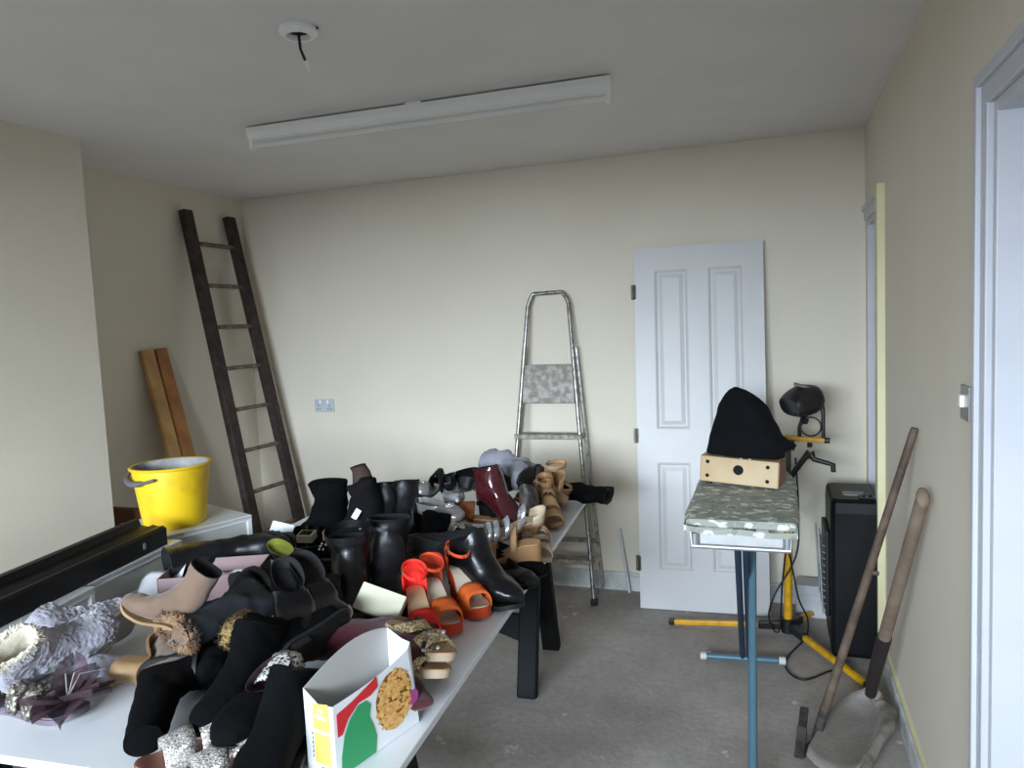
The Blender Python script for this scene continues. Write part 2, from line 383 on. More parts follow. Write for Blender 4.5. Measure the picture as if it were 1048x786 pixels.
for i, (wv, y_) in enumerate(ol):
    if i == 0: ol[0] = (.166, .0)
R_ = []
poly = [(wv, y_) for wv, y_ in ol] + [(-wv, y_) for wv, y_ in reversed(ol)]
def offp(o, z): return [(x*(1-o/.18), .02+y*(1-o/.9)+(-o*.3 if y < .01 else 0), z) for x, y in poly]
cv = MB(); cv.rings([offp(.012, ZB-.028), offp(-.012, ZB-.03), offp(-.016, ZB-.012), offp(-.006, ZB-.002), offp(.012, ZB)], True, True)
cvo = cv.build('cover', LV, ib, smooth=True)
fl = MB()                                 # loose hem of the cover
hem = [(-.186, .25, ZB-.02), (-.188, .08, ZB-.035), (-.182, -.012, ZB-.035), (-.10, -.03, ZB-.04), (0, -.03, ZB-.036), (.10, -.03, ZB-.044), (.182, -.012, ZB-.045), (.188, .08, ZB-.045), (.186, .25, ZB-.02)]
fl.rings([[Vector(h)+Vector((0, 0, .02)) for h in hem], hem], False, False, False)
fl.build('hem', LV, ib, solid=.003)
tr = MB()
tr.box((0, .035, ZB-.068), (.30, .006, .05)); trp = tr.build('iron_rest_panel', mat('pale_grey_sheet', (196, 196, 194), .5, .1), ib)
t = MB(); t.tube([(-.165, .03, ZB-.03), (-.16, .012, ZB-.095), (.16, .012, ZB-.095), (.165, .03, ZB-.03)], .008, 8)
t.tube([(-.15, .02, ZB-.05), (-.15, .02, ZB-.095)], .014, 8); t.tube([(.15, .02, ZB-.05), (.15, .02, ZB-.095)], .014, 8)
t.build('tray_frame', CHR, ib, smooth=True)
def loc(x, y, z): return (x+.12, y-2.55, z)
lg = MB()
for dx_ in (-.014, .016): lg.tube([loc(-.145+dx_, 3.41, .03), loc(-.125+dx_, 2.72, ZB-.03)], .013, 10)
lg.build('rear_leg', DBLUE, ib, smooth=True)
lg = MB().tube([loc(-.34, 3.395, .022), loc(-.006, 3.425, .022)], .014, 10); fb = lg.build('foot_bar', BLUE, ib, smooth=True)
for a_, b__ in (((-.345, 3.394, .022), (-.318, 3.397, .022)), ((-.002, 3.426, .022), (.026, 3.428, .022))):
    MB().tube([loc(*a_), loc(*b__)], .0175, 10).build('end_cap', mat('white_rubber', (214, 214, 210), .6), ib, smooth=True)
MB().tube([loc(-.088, 2.43, .03), loc(-.10, 3.30, ZB-.03)], .0155, 12).build('front_leg', BLUE, ib, smooth=True)
MB().tube([loc(-.25, 2.425, .02), loc(.08, 2.435, .02)], .014, 10).build('front_foot_bar', BLUE, ib, smooth=True)
for x_ in (-.265, .08):
    MB().tube([loc(x_, 2.43, .02), loc(x_+.02, 2.43, .02)], .0175, 10).build('end_cap', _m['white_rubber'], ib, smooth=True)
# wooden box with round holes
BIR = mat('birch_ply', (204, 180, 142), .55, scale=5, col2=(190, 162, 122))
bxp = Vector((-.135, 3.12, ZB+.002)); by = math.radians(-9)
bx = thing('wooden_box', 'pale wooden box with five round black holes on the ironing board', 'box', bxp, by)
bx.rotation_euler = (0, math.radians(3), by); bx.location.z += .012
MB().box((0, 0, .055), (.305, .16, .105)).build('case', BIR, bx, bevel=.004)
MB().box((.1535, 0, .055), (.004, .156, .10)).build('side_panel', mat('dark_side_wood', (150, 104, 84), .6), bx)
HOLE = mat('black_hole_lining', (10, 10, 10), .9)
for x_, z_, r_ in ((0, .062, .020), (-.122, .085, .0075), (-.122, .028, .0075), (.112, .085, .0075), (.112, .028, .0075)):
    q = MB().tube([(x_, -.0818, z_), (x_, -.079, z_)], r_, 20); q.build('hole', HOLE, bx)
for x_, y_ in ((-.12, -.05), (.12, -.05), (-.12, .05), (.12, .05)):
    MB().tube([(x_, y_, -.011), (x_, y_, .004)], .011, 10).build('foot', BLK, bx)
for x_ in (.008, .042):
    MB().tube([(x_, -.075, .107), (x_, -.075, .119)], .0055, 10).build('toggle', mat('bright_metal', (230, 230, 228), .2, .6), bx)
# black cloth heaped over the box
CLOTH = mat('black_cloth', (13, 13, 17), .95, var=.3, scale=20, bump=.25, bscale=25, spec=.2)
cl = MB(); R_ = []
def profx(h):                            # left edge, right edge, depth at height h (0..1)
    def ip(tab):
        for (h0, v0), (h1, v1) in zip(tab, tab[1:]):
            if h <= h1: return v0+(v1-v0)*(h-h0)/(h1-h0)
        return tab[-1][1]
    return ip([(0, -.142), (.3, -.124), (.6, -.100), (.8, -.088), (1, -.080)]), ip([(0, .165), (.3, .155), (.5, .132), (.7, .100), (.85, .068), (1, .025)]), .085*(1-.35*h)
N = 40
for k in range(26):
    h = k/25; zz = h*.272
    hh = math.sin(min(1, h)*PI/2)
    l_, r_, d_ = profx(h)
    if h > .72: s_ = math.sqrt(max(0.0, 1-((h-.72)/.282)**2)); mid_ = (l_+r_)/2-.005; l_ = mid_+(l_-mid_)*s_; r_ = mid_+(r_-mid_)*s_; d_ *= max(.05, s_)
    ring = []
    for j in range(N):
        a_ = 2*PI*j/N; ca, sa = math.cos(a_), math.sin(a_)
        x_ = (l_+r_)/2+(r_-l_)/2*math.copysign(abs(ca)**.8, ca); y_ = d_*math.copysign(abs(sa)**.8, sa)
        sp_ = math.exp(-((h-.19)/.075)**2)*max(0, ca)**8*.05
        fold = .005*math.sin(a_*7+h*5)*(1-h)+.004*noise.noise(Vector((ca*3, sa*3, h*6)))
        ring.append((x_+ca*fold+sp_, y_+sa*fold, zz))
    R_.append(ring)
cl.rings(R_, True, True)
clo = cl.build('black_cloth', CLOTH, smooth=True); clo.location = bxp+Vector((0, 0, .126)); clo.rotation_euler = (0, math.radians(3), by)
tag(clo, 'black cloth heaped over the top of the holed wooden box', 'cloth')
# ------------------------------------------------------------------ yellow tripod stand with lamp
YEL = mat('yellow_powder_coat', (236, 172, 14), .45, var=.12, scale=20, col2=(196, 150, 20))
tp = thing('tripod_stand', 'yellow tripod light stand behind the ironing board', 'stand', (.045, 3.76, 0))
def tl_(x, y, z): return (x-.045, y-3.76, z)
MB().tube([tl_(.042, 3.76, .05), tl_(.05, 3.76, .60)], .020, 14).build('column', YEL, tp, smooth=True)
MB().tube([tl_(.05, 3.76, .60), tl_(.055, 3.76, .97)], .013, 12).build('inner_column', mat('steel_tube', (110, 106, 100), .35, .9), tp, smooth=True)
hubm = MB(); hubm.tube([tl_(.042, 3.76, .02), tl_(.042, 3.76, .09)], .032, 12); hubm.tube([tl_(.05, 3.76, .58), tl_(.05, 3.76, .64)], .028, 12)
hubm.tube([tl_(.05, 3.76, .61), tl_(-.01, 3.74, .61)], .016, 10)
hubm.build('collar', BLK, tp, smooth=True)
for (ex, ey) in ((-.535, 3.748), (.355, 3.262), (.172, 4.045)):
    c_ = Vector((.042, 3.76, .055)); e_ = Vector((ex, ey, .022)); d_ = (e_-c_).normalized()
    MB().bar(Vector(tl_(*(c_+d_*.11))), Vector(tl_(*(e_-d_*.015))), .026, .026).build('leg', YEL, tp, bevel=.006)
    MB().bar(Vector(tl_(*(c_+d_*.03))), Vector(tl_(*(c_+d_*.14))), .038, .038).build('leg_bracket', BLK, tp, bevel=.006)
    MB().bar(Vector(tl_(*(e_-d_*.03))), Vector(tl_(*e_)), .030, .030).build('leg_cap', BLK, tp, bevel=.005)
MB().bar(tl_(-.03, 3.755, .992), tl_(.215, 3.745, .978), .03, .022).build('crossbar', YEL, tp, bevel=.004)
kn = MB(); kn.tube([tl_(.212, 3.745, .978), tl_(.238, 3.745, .977)], .014, 10); kn.tube([tl_(.15, 3.745, .965), tl_(.15, 3.745, .945)], .012, 10)
kn.build('clamp_knob', BLK, tp); MB().box(tl_(.04, 3.755, .955), (.085, .05, .05)).build('clamp', BLK, tp)
lv = MB(); lv.tube([tl_(.055, 3.72, .775), tl_(.075, 3.70, .83), tl_(.125, 3.68, .905), tl_(.150, 3.68, .928)], [.014, .013, .014, .022], 10)
lv.tube([tl_(.150, 3.68, .928), tl_(.165, 3.67, .90), tl_(.225, 3.66, .885), tl_(.245, 3.66, .878), tl_(.247, 3.66, .845)], [.02, .013, .011, .012, .011], 10)
lv.build('crank_lever', BLK, tp, smooth=True)
# work lamp
LGM = mat('dusty_black_metal', (46, 42, 42), .45, .2, scale=14, col2=(24, 22, 23), bump=.1)
wl = thing('work_lamp', 'black hooded work lamp on top of the yellow tripod stand', 'lamp', (.125, 3.745, .99))
hd = MB(); R_ = []
ax_ = Vector((-.80, -.50, -.34)).normalized(); s_x = ax_.cross(Vector((0, 0, 1))).normalized(); u_x = s_x.cross(ax_)
for t, ra, rb in ((-.088, .004, .004), (-.084, .035, .03), (-.07, .06, .05), (-.045, .078, .064), (-.01, .086, .072), (.03, .084, .068), (.055, .08, .062), (.075, .082, .05), (.082, .076, .044), (.07, .06, .036)):
    R_.append([Vector((.0, 0, .178))+ax_*t+s_x*ra*math.copysign(abs(math.cos(q))**.75, math.cos(q))+u_x*rb*math.copysign(abs(math.sin(q))**.75, math.sin(q)) for q in [2*PI*j/28 for j in range(28)]])
hd.rings(R_, True, True); hd.build('lamp_hood', LGM, wl, smooth=True)
tp_ = MB().box((-.01, -.02, .250), (.07, .05, .012), Matrix.Rotation(.3, 3, 'Y')); tp_.build('top_plate', mat('worn_grey_plate', (120, 112, 106), .6, .3), wl, bevel=.004)
br = MB(); br.tube([(.078, .01, .16), (.085, 0, .12), (.085, 0, .0)], [.012, .009, .0085], 8); br.tube([(-.02, 0, .0), (-.02, 0, .05), (0, -.01, .11)], .009, 8)
br.tube([(-.005, 0, .085), (.012, -.01, .085)], .02, 12); br.build('bracket', BLK, wl, smooth=True)
cb = MB().tube([(.03+.045*math.cos(q), -.015, .055+.045*math.sin(q)) for q in [PI*.9-2*PI*j/22*.95 for j in range(23)]], .0042, 6); cb.build('cable_loop', BLK, wl, smooth=True)
# mains lead
def cable(name, label, pts, r=.0045):
    cu = [Vector(p) for p in pts]; P = []
    for i in range(len(cu)-1):
        p0, p1, p2, p3 = cu[max(i-1, 0)], cu[i], cu[i+1], cu[min(i+2, len(cu)-1)]
        for k in range(6):
            t = k/6; P.append(.5*((2*p1)+(p2-p0)*t+(2*p0-5*p1+4*p2-p3)*t*t+(3*p1-p0-3*p2+p3)*t**3))
    P.append(cu[-1]); o = MB().tube(P, r, 6).build(name, BLK, smooth=True); return tag(o, label, 'cable')
cable('mains_cable', 'black cable looping down the yellow tripod and across the floor', [(.085, 3.70, .90), (.095, 3.69, .62), (.08, 3.70, .42), (-.02, 3.70, .22), (-.045, 3.70, .10), (.0, 3.69, .05), (.02, 3.70, .30), (.045, 3.70, .45), (.09, 3.70, .22), (.13, 3.70, .12), (.12, 3.69, .03), (.04, 3.52, .006), (.03, 3.38, .006), (.10, 3.30, .006), (.22, 3.42, .006), (.30, 3.40, .03)])
# ------------------------------------------------------------------ gas heater
HB = mat('black_enamel_cabinet', (13, 14, 17), .45, var=.25, scale=6, spec=.25)
ht = thing('gas_heater', 'black portable cabinet gas heater by the far doorway', 'heater', (.328, 3.70, 0))
ol = [(-.105, -.175), (-.085, -.19), (.10, -.19), (.104, .18), (-.085, .19), (-.105, .175)]
MB().rings([[(x*k, y*k, z) for x, y in ol] for z, k in ((.03, .97), (.05, 1), (.69, 1), (.735, .97), (.748, .90), (.750, .86))]).build('cabinet', HB, ht, bevel=.008)
g = MB(); g.box((-.115, .03, .38), (.02, .27, .40)); g.build('front_panel', BLK, ht, bevel=.006)
g = MB()
for k in range(11): g.tube([(-.135, -.12, .22+.03*k), (-.130, -.13, .22+.03*k), (-.125, -.13, .22+.03*k)], .003, 6); g.tube([(-.135, -.12, .22+.03*k), (-.135, .16, .22+.03*k)], .003, 6)
for y_ in (-.12, .16): g.tube([(-.135, y_, .2), (-.150, y_, .545)], .004, 6)
g.build('guard_grille', CHR, ht, smooth=True)
MB().box((.0, -.06, .752), (.09, .07, .004)).build('label', mat('faded_label', (150, 150, 148), .6), ht)
h = MB(); h.box((.05, -.13, .754), (.07, .05, .008)); h.lathe([(.001, .014), (.018, .012), (.022, 0)], 16, (.05, -.13, .754)); h.build('control_knob', BLK, ht, bevel=.003)
MB().box((.07, -.192, .55), (.07, .006, .035)).build('side_handle', HOLE, ht)
for x_ in (-.085, .085):
    for y_ in (-.16, .16):
        cs = MB(); cs.tube([(x_-.009, y_, .017), (x_+.009, y_, .017)], .017, 14); cs.box((x_, y_, .034), (.026, .026, .014)); cs.build('castor', BLK, ht)
MB().tube([(.096, -.16, .021), (.099, -.16, .021)], .009, 10).build('castor_hub', CHR, ht)
# ------------------------------------------------------------------ digging tools against the right wall
HWD = mat('worn_handle_timber', (108, 90, 76), .7, scale=14, col2=(78, 62, 52), bump=.2, bscale=30)
HWD2 = mat('grey_brown_shaft', (132, 116, 100), .75, scale=10, col2=(112, 92, 78), bump=.2, bscale=30)
RUST = mat('rusty_steel', (96, 88, 84), .75, .4, scale=22, col2=(66, 58, 56), bump=.3)
CRUST = mat('concrete_crust', (150, 142, 132), .9, scale=16, col2=(112, 103, 95), bump=.8, bscale=28)
o_ = Vector((.135, 2.86, 0))
mt = thing('garden_hoe', 'long thin wooden handled hoe with hooked blade leaning on the right wall', 'tool', o_)
top, bot = Vector((.428, 2.70, 1.195)), Vector((.128, 2.83, .03))
MB().tube([top-o_, top.lerp(bot, .02)-o_, top.lerp(bot, .5)-o_, top.lerp(bot, .93)-o_], [.0115, .013, .0145, .016], 12).build('handle', HWD, mt, smooth=True)
MB().tube([top.lerp(bot, .44)-o_, top.lerp(bot, .44)-o_+Vector((.03, -.01, .0))], .008, 8).build('peg', HWD, mt)
hb = MB(); hb.tube([top.lerp(bot, .90)-o_, bot-o_, bot+Vector((-.012, -.04, -.012))-o_], [.018, .017, .014], 12)
hb.bar(bot+Vector((-.005, -.05, -.012))-o_, Vector((.058, 2.70, .014))-o_, .03, .022); hb.bar(Vector((.062, 2.69, .014))-o_, Vector((.076, 2.80, .06))-o_, .034, .02); hb.bar(Vector((.074, 2.79, .055))-o_, Vector((.088, 2.92, .075))-o_, .03, .016)
hb.build('hooked_blade', RUST, mt, bevel=.004)
o_ = Vector((.30, 2.95, 0))
sv = thing('spade', 'thick handled spade with concrete crusted blade leaning on the right wall', 'tool', o_)
top, sock = Vector((.405, 2.43, 1.02)), Vector((.332, 2.97, .20))
MB().tube([top-o_, top.lerp(sock, .1)-o_, top.lerp(sock, .75)-o_], [.019, .020, .022], 14).build('shaft', HWD2, sv, smooth=True)
MB().tube([top.lerp(sock, .72)-o_, sock-o_, sock+Vector((-.004, .045, -.085))-o_], [.025, .024, .02], 14).build('socket', mat('dark_socket_iron', (52, 44, 42), .7, .4, scale=20), sv, smooth=True)
kb = MB().ball((0, 0, 0), .033, 14, (.85, .55, 1.2)); ko = kb.build('knob', HWD2, sv, smooth=True); ko.location = top-o_+Vector((0, -.01, .01)); ko.rotation_euler = (-.5, .2, .3); ko.scale = (.72, .8, .8)
bl_ = MB(); R_ = []
path = [(.342, 3.05, .10, .03), (.345, 3.09, .055, .075), (.318, 3.06, .04, .13), (.285, 2.98, .03, .165), (.25, 2.88, .025, .18), (.215, 2.78, .02, .185), (.18, 2.68, .016, .18), (.16, 2.62, .014, .16)]
pd = Vector((.93, -.36, 0))
for x_, y_, z_, w_ in path:
    c_ = Vector((x_, y_, z_))-o_
    R_.append([c_+pd*(w_*(u-.5))*1.0+Vector((0, 0, .035*(2*abs(u-.5))**2.5)) for u in [k/10 for k in range(11)]])
bl_.rings(R_, False, False, False)
bo = bl_.build('blade', mat('concrete_dusted_steel', (146, 140, 134), .8, .1, scale=9, col2=(132, 125, 118), bump=.3), sv, smooth=True, solid=.006)
cr = MB()
cr.tube([Vector((.338, 3.02, .12))-o_, Vector((.362, 3.06, .07))-o_, Vector((.395, 2.99, .06))-o_, Vector((.372, 2.90, .05))-o_, Vector((.325, 2.80, .045))-o_, Vector((.28, 2.68, .035))-o_, Vector((.25, 2.60, .03))-o_], [.024, .03, .027, .024, .021, .018, .012], 12)
for i, v in enumerate(cr.v):
    cr.v[i] = tuple(Vector(v)+noise.noise_vector(Vector(v)*38)*.009)
cr.build('concrete_crust', CRUST, sv, smooth=True)
# ------------------------------------------------------------------ table on trestles
T = .76
TW = mat('white_laminate', (238, 240, 243), .32, var=.03, scale=4)
tang = math.atan2(-.17, 2.40)             # long edge leans left going away
tc_ = Vector((-.678, 1.065, 0)); ex = Vector((math.cos(-tang), math.sin(-tang), 0)); ey = Vector((math.sin(tang), math.cos(tang), 0)); ex = Vector((ey.y, -ey.x, 0))
tb = thing('trestle_table', 'large white trestle table heaped with shoes', 'table', tc_, math.atan2(-ey.x, ey.y))
TLEN, TWID = 2.40, 1.21
MB().box((-TWID/2, TLEN/2, T-.009), (TWID, TLEN, .018)).build('tabletop', TW, tb, bevel=.002)
TRS = mat('black_trestle_plastic', (13, 13, 14), .7, var=.25, scale=10, spec=.25)
def trestle(x1, yy, Lx=.70, tb=tb):
    t = MB(); t.box((x1-Lx/2, yy, T-.038), (Lx, .09, .04)); g = t.build('trestle_bar', TRS, tb, bevel=.006)
    for s in (-1, 1):
        for xx in (x1-.045, x1-Lx+.045):
            q = MB(); q.bar((xx, yy+s*.035, T-.05), (xx, yy+s*.245, .0), .085, .05, (0, 1, 0)); q.build('leg', TRS, tb, bevel=.008)
        q = MB(); R__ = []
        for k in range(13):
            u = k/12; x_ = x1-.08-(Lx-.16)*u; arch = .06*math.cos((u-.5)*PI*1.0)
            zt, zb = .33, .22+arch*.9
            f_ = lambda z: yy+s*(.035+.21*(1-z/(T-.05)))
            R__.append([(x_, f_(zb)-.012, zb), (x_, f_(zb)+.012, zb), (x_, f_(zt)+.012, zt), (x_, f_(zt)-.012, zt)])
        q.rings(R__); q.build('stretcher', TRS, tb, bevel=.004)
trestle(-.165, 2.06); trestle(-.165, .45)
side = thing('side_board', 'white board on the left of the shoe table, carrying the white units', 'table', tc_+ex*(-TWID-.002), math.atan2(-ey.x, ey.y))
MB().box((-.36, .72, T-.009), (.72, 1.50, .018)).build('board_top', TW, side, bevel=.001)
trestle(-.08, .25, .56, side); trestle(-.08, 1.15, .56, side)
# ------------------------------------------------------------------ white units, black rail, bucket at the left of the table
GW = mat('white_melamine', (222, 224, 222), .4, var=.04, scale=5)
GI = mat('grey_board_core', (186, 186, 180), .6, var=.06, scale=6)
UZ = .86
def cabinet(label, p, q, dep, hgt, y_ext=0):
    """low white box; front edge from p to q on top, depth going left"""
    p = Vector((*p, 0)); q = Vector((*q, 0)); d = (q-p); L_ = d.length; d.normalize(); n = Vector((-d.y, d.x, 0))
    a_ = math.atan2(d.y, d.x)
    o = thing('white_drawer_unit', label, 'drawer unit', (p.x, p.y, T+.001), a_)
    z1 = hgt
    MB().box((L_/2, dep/2, z1-.009), (L_, dep, .018)).build('top_board', GW, o, bevel=.002)
    MB().box((L_/2, .022, (z1-.018)/2), (L_-.004, .016, z1-.018)).build('front_panel', GI, o)
    for x_ in (.009, L_-.009): MB().box((x_, dep/2, (z1-.018)/2), (.018, dep-.004, z1-.018)).build('end_panel', GW, o, bevel=.002)
    MB().box((L_/2, .006, z1-.012), (L_, .012, .022)).build('edge_lip', GW, o, bevel=.002)
    return o
cabinet('white drawer unit at the near left, beside the grey fluffy slippers', (-1.80, .98), (-1.944, 1.622), .30, UZ-T)
cabinet('white drawer unit in the middle, behind the black rail end and pink shoe box', (-1.985, 1.632), (-2.052, 2.085), .22, UZ-T)
cabinet('white unit carrying the yellow bucket', (-2.155, 2.10), (-2.028, 2.442), .36, UZ-T)
# black rail
RL = mat('black_gloss_rail', (10, 10, 11), .45, var=.3, scale=8, spec=.25)
a_, b_ = Vector((-1.82, .80, UZ+.001)), Vector((-2.062, 2.03, UZ+.001)); d_ = (b_-a_); rlL = d_.length
rl = thing('black_rail', 'long black channel rail lying along the white units', 'rail', a_, math.atan2(d_.y, d_.x))
prof = [(0, 0), (.13, 0), (.13, .092), (.105, .092), (.098, .070), (.065, .064), (.052, .072), (.03, .066), (.012, .068), (0, .060)]
MB().rings([[(x_, p[0], p[1]) for p in prof] for x_ in (0, rlL)]).build('channel', RL, rl, bevel=.002)
MB().box((rlL-.13, -.001, .032), (.012, .003, .02)).build('scuff_clip', CHR, rl)
# bucket
BY = mat('yellow_bucket_plastic', (228, 188, 22), .5, var=.15, scale=9, col2=(200, 156, 28), lo=.25, hi=.5)
BI = mat('plaster_coated_inside', (176, 174, 172), .85, scale=14, col2=(140, 138, 138), bump=.3)
bk = thing('bucket', 'yellow builders bucket with dried plaster on the white unit', 'bucket', (-2.262, 2.275, UZ+.002))
bk.rotation_euler = (math.radians(0), 0, math.radians(20))
BH = .235
MB().lathe([(.001, 0), (.113, 0), (.116, .006), (.142, BH-.02), (.140, BH-.004)], 40).build('shell', BY, bk, smooth=True)
MB().lathe([(.139, BH-.004), (.150, BH-.006), (.153, BH), (.148, BH+.005), (.138, BH+.004)], 40).build('rim', BY, bk, smooth=True)
MB().lathe([(.1395, BH+.003), (.138, BH-.02), (.106, .04), (.001, .035)], 40).build('inside', BI, bk, smooth=True)
MB().tube([(.158*math.cos(q), .158*math.sin(q), BH-.028-.02*math.sin((q-3.3)/1.5*PI)) for q in [3.2+1.55*k/14 for k in range(15)]], [.006]*4+[.012]*7+[.006]*4, 8).build('handle', mat('grey_bucket_handle', (92, 92, 96), .6), bk, smooth=True)

hb_ = py(116, 519, 2.80); hb2 = py(140, 519, 2.80)
hbo = MB().box((0, 0, hb_.z/2), (.42, .03, hb_.z)).build('wooden_board', mat('reddish_brown_board', (124, 78, 56), .6, scale=6, col2=(100, 60, 44)), bevel=.003)
hbo.location = (hb_.x+.06, 2.80, 0); tag(hbo, 'reddish brown board upright in the alcove, left of the yellow bucket', 'board')
# ------------------------------------------------------------------ shoe making
def hue(name, col, rough=.6, **k): return mat(name, col, rough, **k)
BLEATH = mat('black_leather', (15, 15, 18), .28, var=.3, scale=9, bump=.12, bscale=40, spec=.4)
BLEATH2 = mat('soft_black_leather', (18, 19, 23), .40, var=.3, scale=9, bump=.25, bscale=22, spec=.35)
BPAT = mat('black_patent', (8, 8, 12), .10, var=.2, coat=.15, spec=.3)
BSUE = mat('black_suede', (8, 8, 10), .95, var=.35, scale=14, bump=.2, bscale=70, spec=.1)
DSUE = mat('charcoal_suede', (22, 21, 23), .95, var=.3, scale=10, bump=.2, bscale=70, spec=.1)
NAVY = mat('navy_fabric', (24, 27, 35), .8, var=.3, scale=8, bump=.25, bscale=30)
BRSUE = mat('brown_suede', (66, 48, 42), .9, var=.3, scale=12, bump=.2, bscale=60)
BURG = mat('burgundy_patent', (66, 20, 26), .16, var=.25, scale=5, coat=.7)
BURGS = mat('burgundy_suede', (74, 18, 28), .9, var=.3, scale=12, bump=.2, bscale=60, sheen=.2)
TAUPE = mat('taupe_suede', (114, 91, 75), .9, var=.15, scale=12, bump=.15, bscale=70, sheen=.2)
TAN = mat('tan_suede', (176, 136, 96), .85, var=.2, scale=12, bump=.15, bscale=60)
TAN2 = mat('tan_insole', (196, 160, 122), .6, var=.12, scale=8)
CAMEL = mat('camel_leather', (152, 112, 74), .5, var=.2, scale=10)
BEIGE = mat('beige_leather', (190, 168, 142), .5, var=.12, scale=10)
STACK = mat('stacked_heel_tan', (166, 136, 98), .6, scale=4, col2=(140, 110, 76))
GRSUE = mat('grey_suede', (150, 150, 160), .9, var=.2, scale=7, bump=.3, bscale=35, sheen=.2)
SILV = mat('silver_leather', (212, 214, 220), .24, .65, var=.15, scale=14, bump=.1, bscale=30)
SILVP = mat('pewter_leather', (166, 162, 160), .32, .55, var=.2, scale=14, bump=.15)
GOLDT = mat('gold_trim', (184, 158, 100), .3, .85, var=.3, scale=30)
RED = mat('red_suede', (236, 40, 26), .85, var=.1, scale=12, bump=.1, bscale=80)
ORG = mat('orange_suede', (218, 98, 28), .85, var=.12, scale=12, bump=.1, bscale=80)
ORGD = mat('burnt_orange_suede', (202, 70, 30), .85, var=.12, scale=12, bump=.1, bscale=80)
PALE = mat('pale_insole', (206, 190, 168), .6, var=.08, scale=9)
RUB = mat('black_rubber_sole', (18, 18, 18), .6, var=.2)
LIN = mat('dark_lining', (16, 15, 15), .9)
MAUV = mat('mauve_sole', (104, 92, 104), .6, var=.2)
CRLIN = mat('cream_fleece', (200, 190, 170), .95, var=.15, scale=25, bump=.5, bscale=60, sheen=.4)
FURG = mat('grey_fluffy_pile', (178, 174, 184), .95, scale=16, col2=(142, 138, 150), bump=.8, bscale=55, sheen=.5)
FURT = mat('tan_fur', (140, 106, 72), .95, scale=22, col2=(82, 56, 36), bump=.8, bscale=45, sheen=.3)
FURGOLD = mat('gold_brown_fur', (158, 132, 82), .8, scale=20, col2=(74, 52, 34), bump=.8, bscale=40)
LIME = mat('lime_lining', (112, 116, 30), .8, var=.2)
GEM = mat('clear_gems', (226, 228, 230), .12, .6, var=.4, scale=60)
def glitter(name, ca, cb, sc_):
    M = bpy.data.materials.new(name); M.use_nodes = True; nt = M.node_tree; b = nt.nodes['Principled BSDF']
    tc = nd(nt, 'ShaderNodeTexCoord'); vo = nd(nt, 'ShaderNodeTexVoronoi'); vo.inputs['Scale'].default_value = sc_
    nt.links.new(tc.outputs['Object'], vo.inputs['Vector'])
    sx = nd(nt, 'ShaderNodeSeparateColor'); nt.links.new(vo.outputs['Color'], sx.inputs[0])
    r = ramp_in(nt, sx.outputs[0], .05, lin(ca), .95, lin(cb)); nt.links.new(r.outputs[0], b.inputs['Base Color'])
    gm = nd(nt, 'ShaderNodeNewGeometry'); va = nd(nt, 'ShaderNodeVectorMath', operation='MULTIPLY_ADD'); va.inputs[1].default_value = (.9, .9, .9)
    vs_ = nd(nt, 'ShaderNodeVectorMath', operation='SUBTRACT'); vs_.inputs[1].default_value = (.5, .5, .5)
    nt.links.new(vo.outputs['Color'], vs_.inputs[0]); nt.links.new(vs_.outputs[0], va.inputs[0]); nt.links.new(gm.outputs['Normal'], va.inputs[2])
    vn = nd(nt, 'ShaderNodeVectorMath', operation='NORMALIZE'); nt.links.new(va.outputs[0], vn.inputs[0]); nt.links.new(vn.outputs[0], b.inputs['Normal'])
    b.inputs['Metallic'].default_value = .35; b.inputs['Roughness'].default_value = .35; _m[name] = M; return M
def ramp_in(nt, src, p0, c0, p1, c1):
    r = nd(nt, 'ShaderNodeValToRGB'); e = r.color_ramp.elements
    e[0].position = p0; e[0].color = (*c0, 1); e[1].position = p1; e[1].color = (*c1, 1); nt.links.new(src, r.inputs[0]); return r
GLIT = glitter('silver_glitter', (120, 114, 110), (228, 222, 214), 430)
BEADS = glitter('gold_bead_mesh', (120, 98, 66), (226, 204, 160), 260)
BEADG = glitter('grey_bead_mesh', (60, 54, 54), (176, 166, 150), 170)
# leopard print
LEO = bpy.data.materials.new('leopard_lining'); LEO.use_nodes = True; nt = LEO.node_tree; b = nt.nodes['Principled BSDF']
tc = nd(nt, 'ShaderNodeTexCoord'); vo = nd(nt, 'ShaderNodeTexVoronoi', feature='DISTANCE_TO_EDGE'); vo.inputs['Scale'].default_value = 95
nt.links.new(tc.outputs['Object'], vo.inputs['Vector'])
r = ramp_in(nt, vo.outputs['Distance'], .12, lin((206, 202, 198)), .2, lin((30, 28, 30))); nt.links.new(r.outputs[0], b.inputs['Base Color']); b.inputs['Roughness'].default_value = .7

